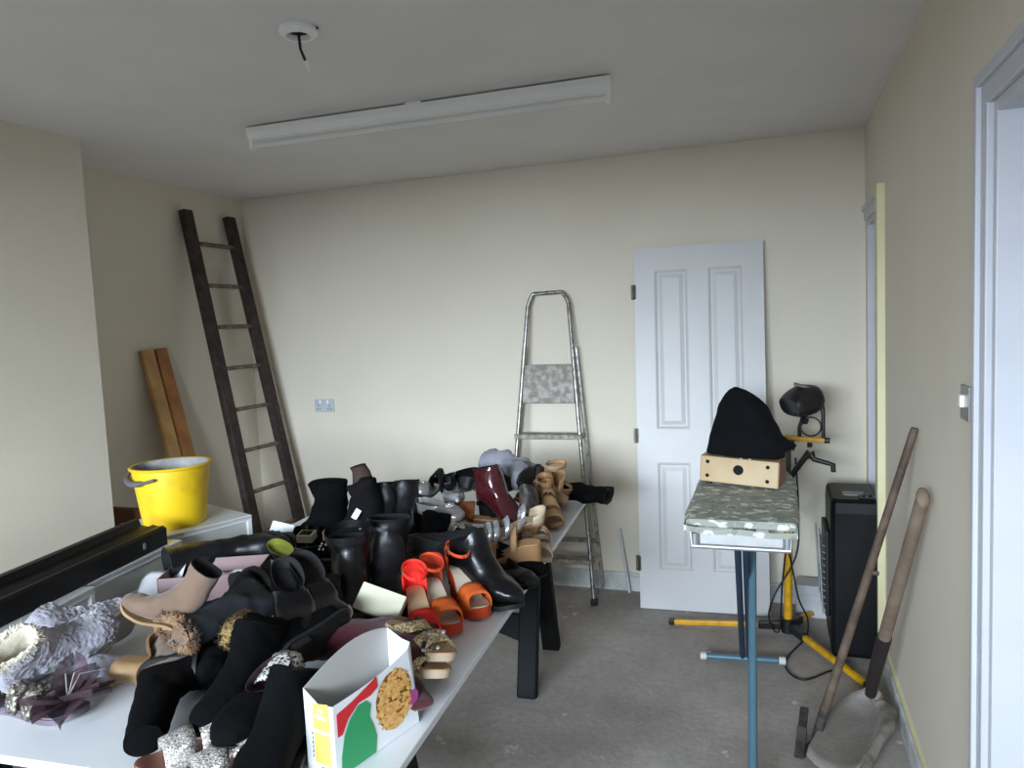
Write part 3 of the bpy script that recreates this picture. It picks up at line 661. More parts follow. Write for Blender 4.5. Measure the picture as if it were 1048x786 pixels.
def sm(a, b_, x): t = max(0, min(1, (x-a)/(b_-a))); return t*t*(3-2*t)
def spline(rows, k):
    out = []; n = len(rows)
    for i in range(n-1):
        p0, p1, p2, p3 = rows[max(i-1, 0)], rows[i], rows[i+1], rows[min(i+2, n-1)]
        for s in range(k):
            t = s/k
            out.append([.5*((2*b1)+(c1-a1)*t+(2*a1-5*b1+4*c1-d1)*t*t+(3*b1-a1-3*c1+d1)*t**3) for a1, b1, c1, d1 in zip(p0, p1, p2, p3)])
    out.append(list(rows[-1])); return out
def zsole(x, L, hh, plat=0):         # underside height of the sole along the foot
    u = x/L
    return hh*(1-sm(.18, .66, u)) + .010*sm(.82, 1.0, u)
def plan(u, L, toe='round'):         # half width of the foot at u = 0 (heel) .. 1 (toe)
    w = .031+.017*sm(.25, .72, u)
    if u < .14: w *= math.sqrt(max(0, 1-((.14-u)/.14)**2))*.9+.1*(u > 0)
    a = {'round': .74, 'point': .62, 'square': .88}[toe]
    if u > a:
        q = (u-a)/(1-a); w *= math.sqrt(max(0, 1-q**2)) if toe != 'point' else (1-q**1.35*.93)
    return max(w*L/.26, .0015)
def make_sole(L, hh, th, toe, grow=1.04, x0=0, full=False, dz=0):
    R = []; N_ = 30
    for i in range(N_+1):
        u = .5-.5*math.cos(PI*i/N_); x = L*(x0+u*(1-x0)); w = plan(x/L, L, toe)*grow; z = zsole(x, L, hh)+dz
        zb = 0 if full else z
        if full: zb = .010*sm(.86, 1, u)
        R.append([(x, -w, zb), (x, w, zb), (x, w*1.0, z+th), (x, -w, z+th)])
    return R
def heel_mesh(kind, L, hh):
    R = []
    if kind == 'block':
        for k in range(7):
            t = k/6; z = hh*(1-t)
            sx = 1-.16*t; R.append(ring_d(.012+.004*t, .27*L*sx, .030*L/.26*(1-.10*t), z))
    elif kind == 'flare':
        for k in range(7):
            t = k/6; R.append(ring_d(.006-.002*t, .28*L*(1-.02*t), .030*L/.26*(1-.04*math.sin(t*PI)+.05*t), hh*(1-t)))
    else:                            # slim
        for k in range(9):
            t = k/8; s_ = (1-t)**1.6; R.append(ring_d(.008+.012*t, .05*L/.26*s_+.011, .026*s_*L/.26+.0055, hh*(1-t)))
    return R
def ring_d(x0, ln, hw, z):           # D shaped outline: round at the back, flat breast
    pts = []
    for k in range(13):
        a = PI/2+PI*k/12; pts.append((x0+hw+hw*math.cos(a)*min(1, ln/hw), hw*math.sin(a), z))
    pts += [(x0+max(ln, hw*1.05), -hw*.96, z), (x0+max(ln, hw*1.05), hw*.96, z)]
    return pts
def loft(rows, n=28, k=4, crumple=0, seed=0, freq=22, pw=2.3, slouch=0):
    """rows of (top x, top z, bottom x, bottom z, half width, opening): skin of an upper"""
    rows = spline([list(r) for r in rows], k); R = []
    for r in rows:
        tx, tz, bx_, bz, w, op = r; op = max(0, op); ring = []
        for j in range(n):
            a = (-PI+op)+(2*PI-2*op)*j/(n if op < 1e-3 and False else n-1) if True else 0
            ca, sa = math.cos(a), math.sin(a)
            ca = math.copysign(abs(ca)**(2/pw), ca); sa = math.copysign(abs(sa)**(2/pw), sa)
            cx, cz = (tx+bx_)/2, (tz+bz)/2; hx, hz = (tx-bx_)/2, (tz-bz)/2
            p = Vector((cx-hx*ca, w*sa, cz-hz*ca))
            if crumple:
                c_ = Vector((cx, 0, cz)); d = (p-c_); g = 1
                if d.length > 1e-5: d.normalize()
                nz_ = noise.noise(Vector((p.x*freq+seed*7.3, p.y*freq, p.z*freq*1.3)))+.5*noise.noise(Vector((p.x*freq*2.3+seed*3.1, p.y*freq*2.3, p.z*freq*2.6)))
                lowz = sm(0.004, .03, p.z-min(bz, 1))
                p += d*nz_*crumple*(.25+.75*sm(.0, .05, p.z))
            ring.append(p)
        R.append(ring)
    return R
_cnt = [0]
def boot(name, label, cat='boot', L=.25, H=.20, hh=.02, sd=.105, sw=.045, up=None, so=None, hl=None, li=None, toe='round', heel='block', crumple=.0, freq=20, fur=None, zipm=None, strap=None, th=.008, group=None, splay=0, slant=0, lining_drop=.08, flat=1.0, trimz=.03, toecap=None, elastic=None, fat=1.0, closed=False, hairs=1800):
    up = up or BSUE; so = so or RUB; hl = hl or so; li = li or LIN
    _cnt[0] += 1; seed = _cnt[0]
    r = thing(name, label, cat, group=group); s = L/.25; g = th
    b_ = lambda u: zsole(u*L, L, hh)+g
    tw = {'round': .030, 'point': .010, 'square': .036}[toe]
    rows = [[.998*L, .020+g+.008, .992*L, b_(1)-.001, .004, 0], [.985*L, .034*s+g, .98*L, b_(.98)-.002, tw*.62, 0], [.93*L, .046*s+g, .93*L, b_(.93)-.002, tw+.004, 0],
        [.84*L, .056*s+g, .84*L, b_(.84)-.001, .040*s if toe != 'point' else .034*s, 0], [.72*L, .066*s+g+.10*hh, .72*L, b_(.72), .045*s, 0], [.60*L, .083*s+g+.42*hh, .54*L, b_(.54), .040*s, 0],
        [.51*L, .108*s+g+.72*hh, .36*L, b_(.36), .036*s*(.5+.5*fat), 0], [.455*L, .132*s+g+.95*hh, .20*L, b_(.20), .036*s*(.4+.6*fat), 0], [.43*L, .152*s+g+hh, .045*L, b_(.0)+.006, .034*s*(.3+.7*fat), 0],
        [.425*L, .172*s+g+hh, .0, b_(0)+.036, .035*s*fat, 0], [(.425+.08*(fat-1))*L, .195*s+g+hh, (.012-.06*(fat-1))*L, b_(0)+.085, .037*s*fat, 0]]
    base = .195*s+g+hh; z_top = max(H, .12+hh)
    if z_top > base+.01:
        cx = .215*L
        n_ = max(2, int((z_top-base)/.05)+1); z0f, z0b = base, b_(0)+.085
        for k in range(1, n_+1):
            t = k/n_; e = sm(0, 1, t)
            half = (.2065*L)*(1+.34*(fat-1))*(1-t)+sd/2*t
            rows.append([cx+half*1.0+.0*t, z0f+(z_top-z0f)*t-slant*t, cx-half, z0b+(z_top-z0b)*t, .037*s*fat*(1-t)+sw*t, 0])
    else:
        rows = rows[:-1]; rows[-1][1] = max(z_top, .15*s+hh); rows[-1][3] = z_top-.01
    if closed:
        q = rows[-1]; mx, mz = (q[0]+q[2])/2, (q[1]+q[3])/2
        for dz_, k_ in ((.008, .86), (.014, .5), (.016, .06)): rows.append([mx+(q[0]-mx)*k_, q[1]+dz_, mx+(q[2]-mx)*k_, q[3]+dz_, q[4]*k_, 0])
    u_ = MB().rings(loft(rows, 28, 4, crumple, seed, freq), True, closed)
    u_.build('upper', up, r, smooth=True)
    t_, b2_ = rows[-1], rows[-2]
    inner = []
    a = [t_[0]-.003, t_[1]+.001, t_[2]+.003, t_[3]+.001, t_[4]-.003, 0]
    dn = Vector((b2_[0]+b2_[2]-t_[0]-t_[2], 0, b2_[1]+b2_[3]-t_[1]-t_[3])).normalized()
    for k, ex_ in ((0, -.0045), (0, .001), (1, .005+.7*crumple), (2, .007+.8*crumple), (3, .012+crumple)):
        q = lining_drop*k/3
        inner.append([a[0]+dn.x*q-ex_*.9, a[1]+dn.z*q, a[2]+dn.x*q+ex_*.9, a[3]+dn.z*q, max(.006, a[4]-ex_), 0])
    if not closed: MB().rings(loft(inner, 28, 2, crumple, seed, freq), False, True).build('lining', li, r, smooth=True)
    MB().rings(make_sole(L, hh, th+.002, toe, 1.05)).build('sole', so, r, smooth=True)
    if hh > .006: MB().rings(heel_mesh(heel, L, hh+.002)).build('heel', hl, r, smooth=True)
    if fur:
        fr = []
        for k in range(9):
            q = 2*PI*k/8
            fr.append([a[0]+.006*math.cos(q)+dn.x*trimz*(.5-.5*math.sin(q)), a[1]+dn.z*trimz*(.5-.5*math.sin(q))+.004, a[2]-.006*math.cos(q)+dn.x*trimz*(.5-.5*math.sin(q)), a[3]+dn.z*trimz*(.5-.5*math.sin(q))+.004, a[4]+.006*math.cos(q), 0])
        f_ = MB().rings(loft(fr, 64, 3, 0), False, False)
        f_.v = [tuple(Vector(v)+noise.noise_vector(Vector(v)*160)*.005+noise.noise_vector(Vector(v)*60)*.003) for v in f_.v]
        rr_ = random.Random(seed); base_v = list(f_.v); ctr_ = Vector((0, 0, 0))
        for v in base_v: ctr_ += Vector(v)
        ctr_ /= len(base_v)
        for k in range(hairs):
            p = Vector(rr_.choice(base_v)); d = (p-ctr_); d.y *= 1.6; d.normalize()
            d = (d+Vector((rr_.uniform(-.6, .6), rr_.uniform(-.6, .6), rr_.uniform(-.6, .6)))).normalized(); s2 = d.orthogonal().normalized()*.0009
            ln = rr_.uniform(.005, .013); f_.add([p-s2, p+s2, p+d*ln+Vector((0, 0, -.15*ln))], [(0, 1, 2)])
        f_.build('fur_trim', fur, r, smooth=False)
    if zipm:
        z_ = MB(); P = [Vector(((row[0]+row[2])/2, -row[4]-.001, (row[1]+row[3])/2)) for row in rows[7:]]
        z_.tube(P, .0035, 6); z_.build('zip', zipm, r, smooth=True)
    if strap:
        zz = rows[9]
        s_ = []
        for o_ in (-.011, .011):
            s_.append([zz[0]+.004, zz[1]+o_, zz[2]-.004, zz[3]+.03+o_, zz[4]+.004, 0])
        MB().rings(loft(s_, 28, 2), False, False).build('strap', up, r, smooth=True)
        MB().box((.2*L, -zz[4]-.007, (zz[1]+zz[3]+.03)/2), (.026, .004, .026)).build('buckle', strap, r, bevel=.002)
    if elastic:
        e_ = MB(); zz = (rows[8], rows[9], rows[-1])
        for s2 in (-1, 1):
            e_.add([(.15*L, s2*(.0375*s), hh+.07), (.30*L, s2*.038*s, hh+.07), (.33*L, s2*(zz[2][4]+.0015), zz[2][1]-.01), (.11*L, s2*(zz[2][4]+.0015), zz[2][3]-.01)], [(0, 1, 2, 3)])
        e_.build('elastic_gusset', elastic, r)
    return r
def band(mb, L, hh, zo, u0, u1, h, toe, slack=0, n=15, grow=1.06, u0t=None, u1t=None):
    """a strap over the foot from edge to edge; u0..u1 its reach along the sole at the edges, u0t..u1t at the top"""
    u0t = u0 if u0t is None else u0t; u1t = u1 if u1t is None else u1t
    R = []
    for k in range(n):
        t = k/(n-1); a = PI*t; s_ = math.sin(a); row = []
        for q in range(4):
            e = q/3; ua = (u0*(1-e)+u1*e)*(1-s_)+(u0t*(1-e)+u1t*e)*s_
            w = plan(min(.93, max(.1, ua)), L, toe)*grow; z = zsole(ua*L, L, hh)+zo
            row.append((ua*L, w*math.copysign(abs(math.cos(a))**.7, math.cos(a)), z+(h-.014*(e-.4))*s_**.75))
        R.append(row)
    return mb.rings(R, False, False, False)
def sandal(name, label, cat='sandal', L=.245, hh=.0, th=.012, so=None, ins=None, straps=(), heel=None, hm=None, wedge=False, toe='round', plat=0, cup=None, ankle=None, group=None, rim=None):
    r = thing(name, label, cat, group=group); so = so or CAMEL; ins = ins or TAN2
    R = make_sole(L, hh, th+plat, toe, 1.0, full=wedge)
    MB().rings(R).build('sole', so, r, smooth=True)
    R = []
    for i in range(25):
        u = .5-.5*math.cos(PI*i/24); w = plan(u, L, toe)*.95; z = zsole(u*L, L, hh)+th+plat
        R.append([(u*L*.985+.002, -w, z-.002), (u*L*.985+.002, w, z-.002), (u*L*.985+.002, w*.96, z+.003), (u*L*.985+.002, -w*.96, z+.003)])
    MB().rings(R).build('insole', ins, r, smooth=True)
    if heel and hh > .01: MB().rings(heel_mesh(heel, L, hh+.002)).build('heel', hm or so, r, smooth=True)
    zo = th+plat
    for st in straps:
        mb = MB(); m_ = st['m']
        band(mb, L, hh, zo-.004, st['u'][0], st['u'][1], st['h'], toe, u0t=st.get('t', st['u'])[0], u1t=st.get('t', st['u'])[1])
        o = mb.build('strap', m_, r, smooth=True, solid=st.get('s', .004))
        if st.get('gems'):
            for k in range(st['gems']):
                t = (k+.5)/st['gems']; a = PI*(.2+.6*t); um = (st.get('t', st['u'])[0]+st.get('t', st['u'])[1])/2
                w = plan(um, L, toe)*1.06
                MB().ball((um*L, w*math.cos(a), zsole(um*L, L, hh)+zo+st['h']*math.sin(a)**.75+.003), .006, 8).build('gem', GEM, o, smooth=True)
    if cup:
        cm, ch = cup; R = []
        for k in range(21):
            a = PI*.42+PI*1.16*k/20; row = []
            for q in range(4):
                z = zo+hh-.004+ch*q/3*(.55+.45*abs(math.cos((a-PI)*.9)))
                ww = .034*L/.26; row.append((ww*1.0+.004+ww*1.08*math.cos(a)*1.1, ww*1.08*math.sin(a), z))
            R.append(row)
        MB().rings(R, False, False, False).build('heel_cup', cm, r, smooth=True, solid=.004)
    if ankle:
        am, ah, aw = ankle; R = []
        for k in range(33):
            a = 2*PI*k/32; row = []
            for q in (-1, 1):
                row.append((.055+.05*math.cos(a), .034*math.sin(a), hh+zo+ah+q*aw/2-.012*math.cos(a)))
            R.append(row)
        o = MB().rings(R, False, False, False).build('ankle_strap', am, r, smooth=True, solid=.004)
        MB().box((.06, -.036, hh+zo+ah), (.016, .004, .018)).build('buckle', GOLDT, o)
    return r
def pump(name, label, cat='shoe', L=.245, hh=.07, th=.005, up=None, so=None, hl=None, ins=None, toe='round', heel='slim', throat=.60, side=.046, trim=None, plat=0, group=None):
    r = thing(name, label, cat, group=group); up = up or BPAT; so = so or RUB; g = th+plat
    b_ = lambda u: zsole(u*L, L, hh)+g; s = L/.25; wd = lambda u: plan(u, L, toe)*1.05
    tx, tz = throat*L, b_(throat)+.056*s
    rows = [[.998*L, .022+g, .99*L, b_(1)-.001, .004, 0], [.975*L, .034*s+g, .975*L, b_(.98)-.002, wd(.965), 0], [.93*L, .042*s+g, .93*L, b_(.93)-.002, wd(.93), 0], [.84*L, .050*s+g, .84*L, b_(.84)-.001, wd(.84), 0],
        [(throat+.13)*L, b_(throat+.13)+.055*s, (throat+.10)*L, b_(throat+.10), wd(throat+.12), 0], [tx+.02*L, tz+.001, (throat-.06)*L, b_(throat-.06), wd(throat), 0],
        [tx+.005*L, tz+.002, (throat-.06)*.5*L, b_((throat-.06)*.5)-.001, .038*s, 0], [tx, tz+.001, .05*L, b_(.05)+.001, .036*s, 0], [tx-.002, tz, .0, b_(0)+.018, .035*s, 0], [tx-.004, tz-.001, .0, b_(0)+side*1.2, .034*s, 0]]
    MB().rings(loft(rows, 28, 4), True, False).build('upper', up, r, smooth=True)
    q = rows[-1]; inner = []
    for k, dz_, ins_ in ((0, .001, .0), (1, .000, .003), (2, -.012, .005), (3, -.024, .008)):
        inner.append([q[0]-ins_, q[1]+dz_, q[2]+ins_, q[3]+dz_, q[4]-ins_*.8, 0])
    MB().rings(loft(inner, 28, 2), False, True).build('lining', ins or LIN, r, smooth=True)
    MB().rings(make_sole(L, hh, g, toe, 1.03)).build('sole', so, r, smooth=True)
    if hh > .006: MB().rings(heel_mesh(heel, L, hh+.002)).build('heel', hl or so, r, smooth=True)
    if trim:
        MB().tube([(throat*L+.02, .02*math.cos(PI*k/8), .064+g+.3*hh-.0) for k in range(9)], .006, 8).build('trim', trim, r, smooth=True)
    return r
def kids(o):
    out = []
    for c in bpy.data.objects:
        if c.parent == o: out.append(c); out += kids(c)
    return out
def place(r, x, y, z, yaw=0, pitch=0, roll=0, dx=0, scale=1):
    """turn the thing, rest its lowest point at height z, and centre it where the photo shows it"""
    q = Matrix.Rotation(math.radians(yaw), 3, 'Z') @ Matrix.Rotation(math.radians(pitch), 3, 'Y') @ Matrix.Rotation(math.radians(roll), 3, 'X')
    pts = [q @ (v.co*scale) for c in kids(r) if c.type == 'MESH' for v in c.data.vertices]
    lo = Vector((min(p.x for p in pts), min(p.y for p in pts), min(p.z for p in pts))); hi = Vector((max(p.x for p in pts), max(p.y for p in pts), max(p.z for p in pts)))
    ctr = (lo+hi)/2; w_ = px(x, y, z+(hi.z-lo.z)/2)
    r.rotation_euler = q.to_euler(); r.location = (w_.x-ctr.x, w_.y-ctr.y, z-lo.z); r.scale = (scale,)*3
    return r
def yawpx(x1, y1, x2, y2, z=None):
    a = px(x1, y1, z or T); b_ = px(x2, y2, z or T); return math.degrees(math.atan2(b_.y-a.y, b_.x-a.x))
Z = T+.001

def lay(r, x, y, z, shaft, side=1, tilt=0, scale=1):
    """lay a boot on its side, its shaft pointing along the given world angle, toe to the left (1) or right (-1) of it"""
    return place(r, x, y, z, shaft+side*90, 0, side*(90+tilt), scale=scale)
# ------------------------------------------------------------------ the shoes, back of the table first
# far end, left: suede boots
b1 = boot('suede_boot', 'black suede boot standing at the far left of the shoe heap', H=.25, L=.26, sd=.15, sw=.06, up=BSUE, crumple=.010, fat=1.5, closed=True)
place(b1, 324, 524, Z, 188, 0, 0)
b2 = boot('suede_boot', 'dark brown suede boot with narrow top standing behind the charcoal slouch boot', H=.30, L=.25, sd=.055, sw=.03, up=BRSUE, so=RUB, crumple=.008)
place(b2, 397, 514, Z, 10, -12, 0)
b3 = boot('slouch_boot', 'big charcoal slouch boot with a white tag in the back row of black boots', H=.27, L=.29, sd=.07, sw=.045, up=DSUE, crumple=.012, freq=14, fat=1.7, closed=True)
place(b3, 358, 527, Z, 205, 0, 0)
tg = MB().box((0, 0, 0), (.022, .002, .044)).build('paper_tag', mat('white_paper', (222, 222, 220), .8), b3, bevel=.002)
tg.location = (.10, .075, .165); tg.rotation_euler = (-.2, -.6, -.1)
b3b = boot('suede_boot', 'charcoal suede boot tipped over between the tagged boot and the patent pumps', H=.20, L=.25, sd=.12, sw=.055, up=DSUE, crumple=.012)
lay(b3b, 335, 545, Z, 30, -1)
# back pair of leather ankle boots
for n_, (x_, y_, w_, lab, dz) in enumerate(((395, 519, -80, 'black leather ankle boot at the back of the heap, left of the pair', 0), (416, 516, -72, 'black leather ankle boot at the back of the heap, right of the pair', .0))):
    place(boot('ankle_boot', lab, H=.175, L=.25, hh=.03, sd=.14, sw=.062, up=BLEATH2, fat=1.3, elastic=None, crumple=.006), x_-3, y_+4, Z+.045+dz, w_, scale=1.12)
lay(boot('ankle_boot', 'black suede ankle boot lying under the silver gem sandal', H=.19, L=.25, up=BSUE, crumple=.006, hh=.05, sw=.03), 440, 538, Z, 10, -1)
lay(boot('ankle_boot', 'black suede ankle boot behind the red sandal, tipped on its side', H=.21, L=.25, up=BSUE, crumple=.008, hh=.04, sw=.03), 430, 566, Z, 60, 1)
# two black leather boots standing in the middle
b = boot('leather_boot', 'black leather boot standing open in the middle of the heap, with a wide collar', H=.215, L=.265, hh=.03, sd=.165, sw=.080, fat=1.6, up=BLEATH, crumple=.006, toe='round', zipm=None, strap=GOLDT, lining_drop=.10)
place(b, 354, 590, Z, -66, 0, 3, scale=1.05)
for k in range(5):
    q = MB().ball((.215*.255+.072*math.cos(-1.2+.35*k), -.071+.006*abs(k-2), .205+.01*(k % 2)), .0032, 6).build('stud', mat('steel_stud', (220, 220, 222), .2, .9), b, smooth=True)
b = boot('leather_boot', 'black leather boot standing behind the red sandal with three small studs', H=.22, L=.265, hh=.03, sd=.16, sw=.078, up=BLEATH2, fat=1.6, crumple=.007)
place(b, 395, 575, Z, -62, 0, -3, scale=1.12)
for k in range(3):
    MB().ball((.10, -.074, .215-.018*k), .0034, 6).build('stud', _m['steel_stud'], b, smooth=True)
# silver group
place(sandal('jewelled_sandal', 'black and bronze sandal with round gems, left of the silver court shoe', hh=.06, heel='slim', so=RUB, ins=SILVP, straps=[dict(u=(.62, .86), h=.055, m=SILVP, gems=3), dict(u=(.30, .42), h=.07, m=BLEATH)], cup=(BLEATH, .06)), 440, 500, Z+.115, -115, -18, 10)
place(pump('court_shoe', 'silver metallic court shoe at the back of the heap, toe to the front', hh=.065, up=SILV, ins=SILVP, toe='point', hl=SILV), 462, 508, Z+.085, -58, -12, 5)
g_ = pump('ballet_shoe', 'pewter flat shoe with a gem flower, in front of the silver court shoe', hh=.008, up=SILVP, ins=SILVP, heel='block', throat=.66)
place(g_, 448, 523, Z+.10, -20, 0, 8)
fg = MB()
for k in range(8): fg.ball((.19+.013*math.cos(PI*k/4), .013*math.sin(PI*k/4), .064), .006, 8)
fg.ball((.19, 0, .066), .009, 8); fg.build('gem_flower', GEM, g_, smooth=True)
g_ = sandal('jewelled_sandal', 'black sandal with gold beads between pewter flat and brown slide', hh=.0, so=RUB, ins=LIN, straps=[dict(u=(.60, .80), h=.05, m=BEADG), dict(u=(.25, .36), h=.05, m=BSUE)])
place(g_, 462, 538, Z+.06, -30, 0, 0)
place(pump('court_shoe', 'black suede court shoe lying on its side above the silver shoe', hh=.05, up=BSUE, heel='block', toe='round'), 466, 490, Z+.14, 165, 0, 30, scale=.85)
place(sandal('slide_sandal', 'brown leather slide with tan lining in front of the burgundy boot', so=CAMEL, ins=TAN2, th=.014, straps=[dict(u=(.50, .84), h=.06, m=mat('cognac_leather', (150, 88, 48), .45), s=.005)]), 484, 526, Z+.05, -160, -8, 0)
# burgundy patent boot and grey slouch boots
b = boot('ankle_boot', 'shiny burgundy patent ankle boot at the far end of the table', H=.20, L=.25, hh=.06, sd=.115, sw=.05, fat=1.3, up=BURG, so=RUB, crumple=.005, heel='block', th=.007)
place(b, 512, 506, Z+.04, -28, 0, 0, scale=1.1)
b = boot('slouch_boot', 'grey suede slouch boot flopped over behind the burgundy boot', H=.27, L=.25, sd=.13, sw=.05, up=GRSUE, crumple=.024, freq=15, li=GRSUE)
lay(b, 520, 480, Z+.13, 172, 1, -10, scale=1.0)
b = boot('slouch_boot', 'grey suede slouch boot crumpled low at the left of the burgundy boot', H=.22, L=.25, sd=.13, sw=.05, up=GRSUE, crumple=.024, freq=15, li=GRSUE)
lay(b, 494, 494, Z+.07, 150, -1, 0, scale=.9)
# tan strappy group at the far right
SNK = mat('floral_brown_leather', (70, 60, 54), .5, scale=40, col2=(36, 30, 28), lo=.45, hi=.55)
place(sandal('strappy_sandal', 'tan suede cut out sandal standing nearest the far right table corner', hh=.06, heel='block', so=CAMEL, ins=TAN2, hm=STACK, straps=[dict(u=(.60, .86), h=.050, m=TAN), dict(u=(.42, .54), h=.065, m=TAN), dict(u=(.28, .36), h=.08, m=CAMEL)], cup=(TAN, .10), ankle=(CAMEL, .09, .03)), 563, 512, Z, -70, 0, 8)
place(sandal('strappy_sandal', 'tan suede strappy sandal leaning on the far right tan sandal', hh=.06, heel='block', so=TAN, ins=TAN2, hm=STACK, straps=[dict(u=(.68, .86), h=.045, m=TAN), dict(u=(.48, .58), h=.06, m=TAN), dict(u=(.34, .42), h=.075, m=TAN)], cup=(TAN, .08), ankle=(TAN, .10, .018)), 553, 497, Z+.04, -120, -10, -10)
place(sandal('strappy_sandal', 'tan suede open toe sandal lying sideways near the table edge', hh=.05, heel='block', so=CAMEL, ins=TAN, hm=STACK, straps=[dict(u=(.62, .84), h=.055, m=TAN), dict(u=(.30, .40), h=.07, m=CAMEL)], cup=(TAN, .07)), 572, 505, Z+.0, 100, 0, -55)
place(boot('ankle_boot', 'brown floral patterned shoe boot between burgundy boot and tan straps', H=.14, L=.24, hh=.04, up=SNK, crumple=.006), 541, 521, Z, -85, 0, 8)
b = boot('suede_boot', 'floppy black suede boot hanging over the far table corner', H=.33, L=.24, sd=.13, sw=.03, up=BSUE, crumple=.014, freq=18)
lay(b, 588, 499, Z+.002, -4, 1, 2, scale=1.1)
# strappy heels between burgundy boot and table edge
CRY = mat('crystal_strap', (222, 224, 230), .2, .7, var=.4, scale=70)
place(sandal('slingback_sandal', 'taupe sandal with rows of silver crystal straps in front of the burgundy boot', hh=.055, heel='slim', so=CAMEL, ins=BEIGE, straps=[dict(u=(.66, .74), h=.045, m=CRY, s=.006), dict(u=(.77, .83), h=.04, m=CRY, s=.006), dict(u=(.52, .58), h=.055, m=SILV), dict(u=(.30, .36), h=.07, m=CRY)], cup=(BEIGE, .06)), 522, 535, Z+.06, -150, -6, -12)
place(sandal('wedge_sandal', 'camel wedge sandal under the crystal sandal, toe towards the left', hh=.055, wedge=True, so=CAMEL, ins=TAN, th=.016, straps=[dict(u=(.60, .84), h=.05, m=CAMEL), dict(u=(.32, .40), h=.07, m=TAN)]), 516, 558, Z+.032, -165, 0, -8)
place(sandal('slingback_sandal', 'beige flat sandal with one clear gem at the table edge', hh=.008, so=BEIGE, ins=mat('pale_beige_insole', (188, 166, 136), .6), th=.014, straps=[dict(u=(.66, .78), h=.045, m=BEIGE, gems=1), dict(u=(.28, .34), h=.07, m=BEIGE)], cup=(BEIGE, .05)), 553, 555, Z, -75, 0, 0)
place(sandal('slingback_sandal', 'beige flat sandal behind the one with the clear gem', hh=.01, so=BEIGE, ins=BEIGE, th=.014, straps=[dict(u=(.62, .82), h=.05, m=TAN)], cup=(BEIGE, .05)), 545, 543, Z+.02, -60, -10, 0)
# black shoes at the table edge
b = boot('ankle_boot', 'large shiny black leather ankle boot at the table edge behind the orange sandals', H=.17, L=.29, hh=.03, sd=.13, sw=.055, up=BLEATH, so=RUB, toe='round', crumple=.005, th=.012, fat=1.3)
place(b, 496, 578, Z, -22, 0, -4, scale=1.0)
place(pump('court_shoe', 'black suede court shoe with toe at the table edge, behind the large leather boot', hh=.04, up=BSUE, heel='block', toe='round', throat=.66), 530, 573, Z, -18, scale=.9)
place(pump('court_shoe', 'black court shoe wedged between large leather boot and suede court shoe', hh=.03, up=BLEATH2, heel='block', toe='round', throat=.66), 522, 584, Z, -26, scale=.9)
place(boot('ankle_boot', 'navy black ankle boot lying behind the orange sandals', H=.18, L=.25, hh=.03, up=NAVY, crumple=.006), 452, 558, Z+.03, 165, 0, 85)
# orange and red platform sandals
def platform(lab, up, up2, ins):
    return sandal('platform_sandal', lab, L=.235, hh=.072, th=.006, plat=.026, heel='block', so=up2, hm=up2, ins=ins, toe='round',
        straps=[dict(u=(.60, .93), h=.052, m=up, s=.004, t=(.60, .84))], cup=(up2, .075), ankle=(up2, .066, .010), group='red and orange platform sandals')
place(platform('orange suede platform sandal nearest the table edge, right of three', ORG, ORGD, PALE), 478, 592, Z, -44, scale=.97)
place(platform('orange suede platform sandal in the middle, between the red one and the other orange one', ORG, ORGD, PALE), 450, 607, Z, -47, scale=.95)
place(platform('bright red suede platform sandal, left of three', RED, RED, TAN2), 430, 618, Z, -54, scale=.98)
place(sandal('jewelled_sandal', 'red sandal with pink beads wedged behind the bright red platform', hh=.05, heel='block', so=RED, ins=PALE, straps=[dict(u=(.62, .80), h=.05, m=mat('pink_bead_strap', (222, 120, 110), .4, scale=60, col2=(240, 220, 210), lo=.45, hi=.55), gems=3)], cup=(RED, .05)), 441, 596, Z+.02, -70, -5, 0)
# cream box, burgundy boot, gold sandals, cereal box
cbx = thing('small_box', 'small plain cream box between black boots and red sandal', 'box')
MB().box((0, 0, 0), (.125, .075, .032)).build('carton', mat('cream_card', (206, 202, 178), .7), cbx, bevel=.002)
place(cbx, 389, 618, Z+.05, 8, 18, 48)
b = boot('suede_boot', 'burgundy suede boot lying behind the cut open cereal box', H=.36, L=.25, sd=.13, sw=.03, up=BURGS, crumple=.012, freq=16, closed=True)
lay(b, 368, 655, Z+.03, yawpx(420, 640, 320, 650), 1)
b = boot('suede_boot', 'second burgundy suede boot, lying under the gold beaded sandals', H=.33, L=.24, sd=.12, sw=.015, up=BURGS, crumple=.010, freq=16, closed=True)
lay(b, 416, 688, Z, yawpx(400, 640, 432, 715), 1, scale=.85)
for n_, (x_, y_, dz, lab) in enumerate(((428, 652, .066, 'tan flat sandal with gold beaded straps, on top of its pair'), (422, 668, .043, 'tan flat sandal with gold beaded straps, underneath its pair'))):
    place(sandal('beaded_sandal', lab, L=.24, hh=.0, th=.016, so=BEIGE, ins=TAN2, straps=[dict(u=(.60, .84), h=.034, m=BEADS, s=.004, t=(.66, .80), gems=2), dict(u=(.16, .40), h=.040, m=BEADS, s=.004, t=(.46, .56))], group='gold beaded sandals'), x_, y_, Z+dz, yawpx(400, 640, 470, 672), 6, -12)
# cereal box cut down
CW = mat('cereal_card_white', (228, 230, 232), .5, var=.03)
CI = mat('grey_card_inside', (176, 172, 168), .85, var=.06)
cz = thing('cereal_box', 'cereal box cut open at the top, with cereal picture, at the near table edge', 'box')
p2, p3 = px(345, 799, T), px(429, 739, T)
fr = (p3-p2); fr.z = 0; a_ = math.atan2(fr.y, fr.x)
cz.location = (p2.x, p2.y, Z); cz.rotation_euler = (0, 0, a_)
